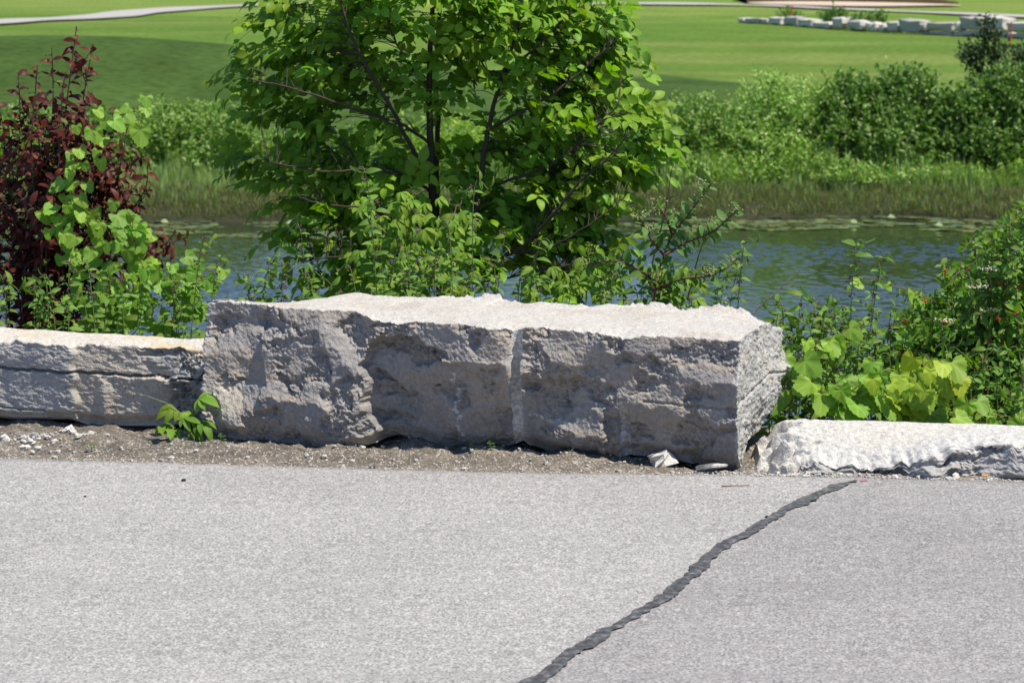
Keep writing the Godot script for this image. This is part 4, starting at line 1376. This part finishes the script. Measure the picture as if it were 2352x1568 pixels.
	vine.call("grape_vine", "thin red-stemmed vine shoot with a few leaves over the water on the right", [[[2200, 720], [2120, 680], [2060, 655], [1990, 640], [1920, 640]]], 10.3, 0.04, gv, 10.0, 0.6)

	# ---- slender paired-leaf weeds (many stems)
	var wv := simple_leaves(10, 0.085, 0.36, Color(0.18, 0.30, 0.055), 0.38, 0.7, 5, 0.25)
	var weed := func(u: float, v_top: float, Zw: float, lean: float, label: String, group: String, flowers: bool) -> void:
		var b := at(u, 760, Zw)
		b.y = verge_y(b.x, Zw) - 0.05
		var top := at(u + lean, v_top, Zw)
		if top.y < b.y + 0.15: return
		var beside := ""
		for z in [[-99, 190, "at the foot of the red leaved shrub"], [190, 520, "under the lime green grape vine"], [520, 830, "against open water left of the ash"], [830, 1150, "at the foot of the ash"], [1150, 1480, "between ash and dogwood"], [1480, 1770, "around the dogwood"], [1770, 1900, "just right of the big block"], [1900, 2060, "around the tall weed over the water"], [2060, 9999, "in front of the red-berried bush"]]:
			if u >= z[0] and u < z[1]: beside = z[2]
		var r := thing("paired_leaf_weed", "%s, %s" % [label, beside], "weed", b, "%s, %s" % [group, beside])
		var s2 := begin()
		var lv := []
		var mid := b.lerp(top, 0.55) + Vector3((top.x - b.x) * -0.15, 0, 0)
		var tip := top + Vector3(signf(lean) * 0.06, -0.01, 0)
		leafy_stem(r, s2, lv, [b, mid, top, tip], 0.0030, wv.size(), 0.05, 0.12, 0.25, true, Color(0.14, 0.20, 0.06), 0.2, 1.0)
		mesh_node("stalk", commit(s2), M.stem, r)
		if flowers:
			var s3 := begin()
			for k in 4: cluster(s3, top.lerp(mid, k * 0.13) - b + rand_dir() * 0.02, 7, 0.016, 0.0045, Color(0.14, 0.06, 0.06))
			mesh_node("flower_cluster", commit(s3), M.berry, r, "stuff")
		hang_leaves(r, lv, wv, M.leaf, 60)
	var gl := "weeds behind the lower left block"
	var ll := "slender paired-leaf weed behind the lower left block"
	for i in 24:
		weed.call(rng.randf_range(-20, 460), rng.randf_range(640, 725), rng.randf_range(10.75, 11.15), rng.randf_range(-40, 40), ll, gl, rng.randf() < 0.5)
	for q in [[420, 555, 10.6, 45], [460, 600, 10.6, 40], [150, 600, 10.6, 10], [230, 610, 10.7, -30]]:
		weed.call(q[0], q[1], q[2], q[3], ll, gl, true)
	var gc := "weeds behind the big block"
	var lc := "slender paired-leaf weed behind the big block"
	for q in [[560, 600, 10.9, 60], [640, 615, 10.8, 10], [665, 640, 10.8, -20], [720, 530, 10.9, -30], [585, 640, 10.9, -20], [880, 400, 10.6, -40], [900, 470, 10.7, -40], [1080, 430, 10.6, 10], [1120, 540, 10.7, 40], [1050, 520, 10.8, -20], [960, 560, 10.7, -30], [1180, 560, 10.7, 60], [1640, 600, 10.7, 60], [1680, 560, 10.6, 30]]:
		weed.call(q[0], q[1], q[2], q[3], lc, gc, true)
	for i in 46:
		weed.call(rng.randf_range(830, 1680), rng.randf_range(585, 668), rng.randf_range(10.7, 11.2), rng.randf_range(-50, 50), lc, gc, rng.randf() < 0.45)
	for i in 8:
		weed.call(rng.randf_range(540, 800), rng.randf_range(635, 670), rng.randf_range(10.8, 11.2), rng.randf_range(-30, 30), lc, gc, rng.randf() < 0.4)
	var gr := "weeds behind the low right stone"
	var lr := "slender paired-leaf weed behind the low white stone"
	for q in [[1945, 570, 10.0, 20], [1965, 600, 10.1, 60], [1880, 690, 10.0, -10], [1830, 690, 10.1, 10], [1990, 650, 10.0, 20], [1800, 720, 10.0, 0]]:
		weed.call(q[0], q[1], q[2], q[3], lr, gr, true)
	for i in 150:
		var u := rng.randf_range(1770, 2390)
		weed.call(u, rng.randf_range(700, 880) if u < 2050 else rng.randf_range(800, 930), rng.randf_range(9.65, 10.3), rng.randf_range(-40, 40), lr, gr, rng.randf() < 0.35)

	# ---- five-leaf creeper in the middle
	var cv := palm_leaves(10, Color(0.19, 0.32, 0.04))
	var cr := thing("creeper", "five-fingered creeper climbing the ash stems behind the big block", "vine", ground_at(980, 11.3))
	var lv2 := []
	var st2 := begin()
	for q in [[[1000, 680], [960, 600], [930, 520], [940, 440]], [[960, 690], [900, 600], [880, 520], [900, 450]], [[1040, 690], [1050, 600], [1030, 520], [1060, 460]], [[980, 690], [990, 620], [960, 550], [980, 480]], [[900, 690], [870, 620], [860, 570], [850, 500]], [[1200, 690], [1250, 640], [1330, 620], [1400, 640]], [[1440, 690], [1500, 650], [1560, 650], [1600, 660]]]:
		var pts := []
		for k in q: pts.append(at(k[0], k[1], 11.25 + rng.randf_range(-0.15, 0.15)))
		var path := smooth_path(pts, 6, 0.006)
		var rel := []
		for p in path: rel.append(p - cr.position)
		tube(st2, rel, 0.003, 0.0018, 5, Color(0.14, 0.09, 0.05))
		for i in 20:
			var p: Vector3 = path[rng.randi() % path.size()] + rand_dir() * 0.09
			lv2.append([facing(p, Vector3(rng.randfn() * 0.6, -0.35, 0.5 + 0.3 * rng.randf()), Vector3(rng.randfn() * 0.3 + 0.1, 1, 0.5), rng.randf_range(0.65, 1.05)), rng.randi() % cv.size()])
	mesh_node("tendrils", commit(st2), M.stem, cr)
	hang_leaves(cr, lv2, cv, M.leaf)

	# ---- dogwood with pale berries
	var dv := simple_leaves(10, 0.095, 0.46, Color(0.15, 0.28, 0.085), 0.45, 0.5, 5, 0.2)
	var dz := 10.75
	var dr := thing("dogwood_shrub", "red-stemmed dogwood with clusters of pale green berries right of the ash", "shrub", ground_at(1500, dz))
	var st3 := begin()
	var stb := begin()
	var lv3 := []
	for q in [[[1500, 800], [1505, 660], [1525, 590], [1545, 540], [1590, 480], [1640, 415]], [[1527, 585], [1580, 555], [1640, 530], [1700, 475]], [[1528, 590], [1490, 540], [1470, 500], [1440, 480]], [[1510, 650], [1450, 610], [1400, 600], [1340, 610]], [[1505, 665], [1570, 640], [1640, 630], [1690, 600]], [[1545, 540], [1530, 500], [1510, 470]]]:
		var pts := []
		for k in q: pts.append(at(k[0], k[1], dz + rng.randf_range(-0.05, 0.05)))
		leafy_stem(dr, st3, lv3, pts, 0.0065, dv.size(), 0.026, 0.4 if pts.size() > 5 else 0.15, 0.4, true, Color(0.12, 0.05, 0.03), 0.5, 0.8)
		for k in 5:
			var path := smooth_path(pts, 4)
			var p: Vector3 = path[int(lerpf(path.size() * 0.4, path.size() - 1, rng.randf()))]
			cluster(stb, p - dr.position + Vector3(rng.randfn() * 0.03, 0.02, rng.randfn() * 0.03), 11, 0.026, 0.005, Color(0.27, 0.31, 0.12))
	mesh_node("branches", commit(st3), M.stem, dr)
	mesh_node("berries", commit(stb), M.berry, dr, "stuff")
	hang_leaves(dr, lv3, dv, M.leaf)

	# ---- honeysuckle with red berries at the right edge
	var hv := simple_leaves(10, 0.060, 0.46, Color(0.18, 0.31, 0.06), 0.45, 0.4, 5, 0.25)
	var hz := 10.3
	var hr := thing("honeysuckle_shrub", "dense small-leaved bush with red berries at the right edge", "shrub", ground_at(2260, hz))
	var sth := begin()
	var stc := begin()
	var lvh := []
	for i in 125:
		var tipu := rng.randf_range(2060, 2420)
		var low := pw(tipu, [[2060, 760], [2120, 720], [2180, 650], [2230, 570], [2290, 510], [2352, 490], [2420, 480]])
		var tipv := lerpf(low, 900.0, pow(rng.randf(), 1.4))
		var zz := hz + rng.randf_range(-0.4, 0.4)
		var a := hr.position + Vector3(rng.randfn() * 0.1, -0.05, rng.randfn() * 0.1)
		var b := at(tipu, tipv, zz)
		var mid := a.lerp(b, 0.5) + Vector3(rng.randfn() * 0.05, 0.06, rng.randfn() * 0.05)
		leafy_stem(hr, sth, lvh, [a, mid, b, b + Vector3(rng.randf_range(-0.08, 0.03), 0.0, 0.05)], 0.004, hv.size(), 0.026, 0.3, 0.45, true, Color(0.13, 0.09, 0.06), 0.4, 0.95)
		for sp in 4:
			var p: Vector3 = mid.lerp(b, rng.randf())
			var dd := Vector3(rng.randfn(), rng.randfn() * 0.5 + 0.2, rng.randfn()).normalized() * rng.randf_range(0.08, 0.2)
			leafy_stem(hr, sth, lvh, [p, p + dd * 0.5, p + dd + Vector3(0, -0.01, 0)], 0.002, hv.size(), 0.024, 0.1, 0.4, true, Color(0.14, 0.12, 0.06), 0.4, 0.9)
			if rng.randf() < 0.6: cluster(stc, p + dd * 0.6 - hr.position + Vector3(0, 0, 0.03), 3, 0.012, 0.0068, Color(0.52, 0.04, 0.02))
	mesh_node("branches", commit(sth), M.stem, hr)
	mesh_node("berries", commit(stc), M.berry, hr, "stuff")
	hang_leaves(hr, lvh, hv, M.leaf)
	# cream flower heads (elder) among it
	for q in [[2270, 620, "topmost cream flower head beside the red-berried bush"], [2245, 660, "large cream flower head left of the red-berried bush"], [2275, 715, "cream flower head in the middle of the red-berried bush"], [2170, 738, "cream flower head lowest, over the open water"]]:
		var p := at(q[0], q[1], 9.95)
		var r := thing("flower_head", q[2], "flower", p, "cream elder flower heads")
		var s4 := begin()
		for k in 50:
			var a := rng.randf() * TAU
			var rr := sqrt(rng.randf()) * 0.045
			cluster(s4, Vector3(cos(a) * rr, rng.randf_range(0, 0.012), sin(a) * rr), 1, 0.002, 0.0042, Color(0.62, 0.62, 0.36))
		mesh_node("blossom", commit(s4), M.berry, r)
		var s5 := begin()
		tube(s5, [Vector3(0.06, -0.18, -0.12), Vector3(0.02, -0.06, -0.03), Vector3(0, 0, 0)], 0.003, 0.002, 5, Color(0.14, 0.18, 0.06))
		mesh_node("stalk", commit(s5), M.stem, r)

	# ---- bare twigs
	for q in [["bare dead twig poking up past the right end of the big block", [[1730, 720], [1760, 690], [1800, 655], [1838, 620]], 10.2], ["thin dark bare twig standing between ash and dogwood", [[1490, 640], [1520, 520], [1535, 440], [1548, 375]], 11.0], ["pale bare stick leaning over the water beside the dogwood", [[1580, 690], [1600, 610], [1625, 530], [1632, 500]], 11.0], ["bare forked twig between red-berried bush and the water", [[2265, 690], [2200, 650], [2160, 640]], 10.1]]:
		var pts := []
		for k in q[1]: pts.append(at(k[0], k[1], q[2]))
		var r := thing("bare_twig", q[0], "twig", pts[0], "bare twigs")
		var rel := []
		for p in smooth_path(pts, 4, 0.004): rel.append(p - pts[0])
		var s6 := begin()
		tube(s6, rel, 0.004, 0.0015, 5)
		mesh_node("main_twig", commit(s6), M.bark_grey if q[2] != 11.0 else M.bark, r)
		s6 = begin()
		tube(s6, [rel[7], rel[7] + Vector3(0.05, 0.02, 0.01), rel[7] + Vector3(0.07, 0.045, 0.0)], 0.002, 0.001, 4)
		mesh_node("side_twig", commit(s6), M.bark_grey if q[2] != 11.0 else M.bark, r)

	# ---- weed in the gap between the two left blocks
	var gp := thing("gap_weed", "young creeper plant growing in the gap between the two left blocks", "weed", at(430, 985, 9.42))
	gp.position.y = verge_y(gp.position.x, 9.42)
	var lvg := []
	var s7 := begin()
	for q in [[[425, 990], [420, 960], [400, 935]], [[430, 990], [440, 950], [455, 915]], [[425, 990], [395, 985], [370, 975]], [[430, 992], [445, 985], [460, 970]], [[425, 990], [410, 1000], [400, 1003]], [[430, 960], [380, 925], [310, 900]]]:
		var pts := []
		for k in q: pts.append(at(k[0], k[1], 9.42 + rng.randf_range(-0.04, 0.04)))
		var rel := []
		for p in pts: rel.append(p - gp.position)
		tube(s7, rel, 0.002, 0.001, 4, Color(0.22, 0.28, 0.07))
		if q[2][0] == 310: continue
		for k in 2: lvg.append([facing(pts[2 - k], Vector3(rng.randfn() * 0.6, 0.0, 0.5), Vector3(rng.randfn() * 0.3, 1, 0.5), rng.randf_range(0.7, 1.0)), rng.randi() % cv.size()])
	mesh_node("stalk", commit(s7), M.stem, gp)
	hang_leaves(gp, lvg, cv, M.leaf)

# ------------------------------------------------------------------ pebbles and litter
func build_small_things() -> void:
	var kinds := []
	for i in 6: kinds.append(rubble(200 + i, Vector3(1.0, 0.65, 0.8), Color(0.55, 0.53, 0.50) * rng.randf_range(0.75, 1.2)))
	var put := func(x: float, d: float, s: float, label: String, group: String, sunk := 0.12) -> MeshInstance3D:
		var o := mesh_node("limestone_chip", kinds[rng.randi() % 6], M.rock, self)
		o.transform = Transform3D(Basis.from_euler(Vector3(rng.randf_range(-0.3, 0.3), rng.randf() * TAU, rng.randf_range(-0.3, 0.3))).scaled(Vector3.ONE * s), Vector3(x, verge_y(x, d) + s * (0.36 - sunk), -d))
		tag(o, label, "stone", group)
		return o
	# the few that stand out
	var o: MeshInstance3D = put.call(0.565, 9.03, 0.10, "angular grey rubble lump under the right half of the big block", "")
	o = put.call(0.74, 8.83, 0.10, "flat pale stone chip lying under the right corner of the big block", "")
	o.scale = Vector3(0.11, 0.035, 0.08)
	o.position.y = 0.012
	put.call(-0.585, 9.27, 0.035, "small pale pebble in front of the left third of the big block", "")
	# white chips spilled at the far left
	for i in 46:
		var t := rng.randf()
		put.call(lerpf(-2.0, -1.70, t) + rng.randfn() * 0.035, lerpf(9.28, 9.58, t) + rng.randfn() * 0.05, rng.randf_range(0.012, 0.04), "white stone chip in the spill at the left edge of the verge", "white stone chips at the left")
	for i in 90:
		var x := rng.randf_range(-2.1, 0.95)
		put.call(x, road_edge(x) + rng.randf_range(0.03, 0.50), rng.randf_range(0.008, 0.022), "small pebble scattered on the dirt verge", "pebbles on the verge")
	for i in 110:
		var x := rng.randf_range(0.93, 1.65)
		var e := rng.randf_range(0.02, 0.26)
		put.call(x, road_edge(x) + e, rng.randf_range(0.010, 0.028), "crumbled white chip in front of the low right stone", "crumbled chips at the right")
	# fine grit, too small to count
	var mm := MultiMesh.new()
	mm.transform_format = MultiMesh.TRANSFORM_3D
	mm.mesh = kinds[1]
	mm.instance_count = 3200
	for i in 3200:
		var x := rng.randf_range(-2.3, 1.9)
		if rng.randf() < 0.35: x = rng.randf_range(0.6, 1.6)
		var d := road_edge(x) + absf(rng.randfn()) * 0.3 - 0.03
		var s := rng.randf_range(0.003, 0.009)
		mm.set_instance_transform(i, Transform3D(Basis(Vector3.UP, rng.randf() * TAU).scaled(Vector3.ONE * s), Vector3(x, (verge_y(x, d) if d > road_edge(x) else 0.001) + s * 0.2, -d)))
	var grit := MultiMeshInstance3D.new()
	grit.name = "grit"
	grit.multimesh = mm
	grit.material_override = M.rock
	add_child(grit)
	tag(grit, "fine pale grit strewn over the dirt verge", "grit", "", "stuff")
	# cigarette end, pink petal, twig and crumbs on the asphalt
	var cig := thing("cigarette_end", "orange cigarette end lying by the low right stone", "cigarette end", Vector3(1.73, 0.006, -8.70))
	var st := begin()
	tube(st, [Vector3(-0.014, 0, 0.002), Vector3(-0.0139, 0, 0.002), Vector3(0.010, 0, -0.001), Vector3(0.0101, 0, -0.001)], 0.0042, 0.0042, 8)
	mesh_node("filter", commit(st), plain(lin(0.62, 0.30, 0.07), 0.8), cig)
	st = begin()
	tube(st, [Vector3(0.0101, 0, -0.001), Vector3(0.016, 0, -0.002)], 0.0041, 0.003, 8)
	mesh_node("burnt_tip", commit(st), plain(lin(0.25, 0.22, 0.2), 0.9), cig)
	st = begin()
	for k in 3:
		blade(st, facing(Vector3(0, 0.002, 0), Vector3(cos(k * 1.9), 0.35, sin(k * 1.9)), Vector3.UP), 0.018, 0.014, 0.3, 0.5, Color(0.75, 0.20, 0.38), 0.6)
	var pink := mesh_node("pink_petal", commit(st), M.leaf, self)
	pink.position = Vector3(1.275, 0.003, -8.625)
	tag(pink, "crumpled pink petal on the asphalt at the end of the crack seal", "petal")
	var tw := thing("fallen_twig", "thin brown twig lying on the asphalt before the right corner of the big block", "twig", Vector3(0.80, 0.004, -8.52))
	st = begin()
	tube(st, [Vector3(-0.05, 0.0, 0), Vector3(0.0, 0.002, 0.004), Vector3(0.05, 0.001, -0.006)], 0.0024, 0.0016, 5)
	mesh_node("stick", commit(st), plain(lin(0.20, 0.11, 0.07), 0.8), tw)
	var dark_mat := plain(lin(0.03, 0.022, 0.018), 0.8)
	for q in [[-1.19, 8.62, 0.016, "dark crumb on the asphalt at the left"], [-1.5, 8.35, 0.009, "tiny dark crumb left of the larger one on the asphalt"], [0.86, 8.02, 0.012, "dark crumb on the asphalt beside the crack seal"]]:
		var cb := mesh_node("dark_crumb", kinds[2], dark_mat, self)
		cb.transform = Transform3D(Basis.from_scale(Vector3.ONE * q[2]), Vector3(q[0], q[2] * 0.3, -q[1]))
		tag(cb, q[3], "crumb", "dark crumbs on the asphalt")
	# seedlings on the verge
	var sv := simple_leaves(4, 0.02, 0.4, Color(0.13, 0.25, 0.06), 0.45, 0.4, 4, 0.2)
	for q in [[-1.135, 9.30, "tiny seedling near the left corner of the big block"], [-0.155, 9.18, "tiny seedling before the middle of the big block"], [-0.085, 9.15, "smaller seedling right of the one before the middle of the big block"], [-1.62, 9.17, "sprig of grass on the verge before the lower left block"]]:
		var sd := thing("seedling", q[2], "seedling", Vector3(q[0], verge_y(q[0], q[1]), -q[1]), "seedlings on the verge")
		st = begin()
		tube(st, [Vector3(0, -0.01, 0), Vector3(0.003, 0.015, 0), Vector3(0.002, 0.032, 0.003)], 0.0015, 0.0008, 4, Color(0.16, 0.24, 0.07))
		mesh_node("stalk", commit(st), M.stem, sd)
		for k in 6:
			var lf := mesh_node("leaf", sv[k % 4], M.leaf, sd)
			lf.transform = facing(Vector3(0.002, 0.012 + k * 0.004, 0.002), Vector3(cos(k * 2.1), 0.5, sin(k * 2.1)), Vector3(0, 1, 0.3))
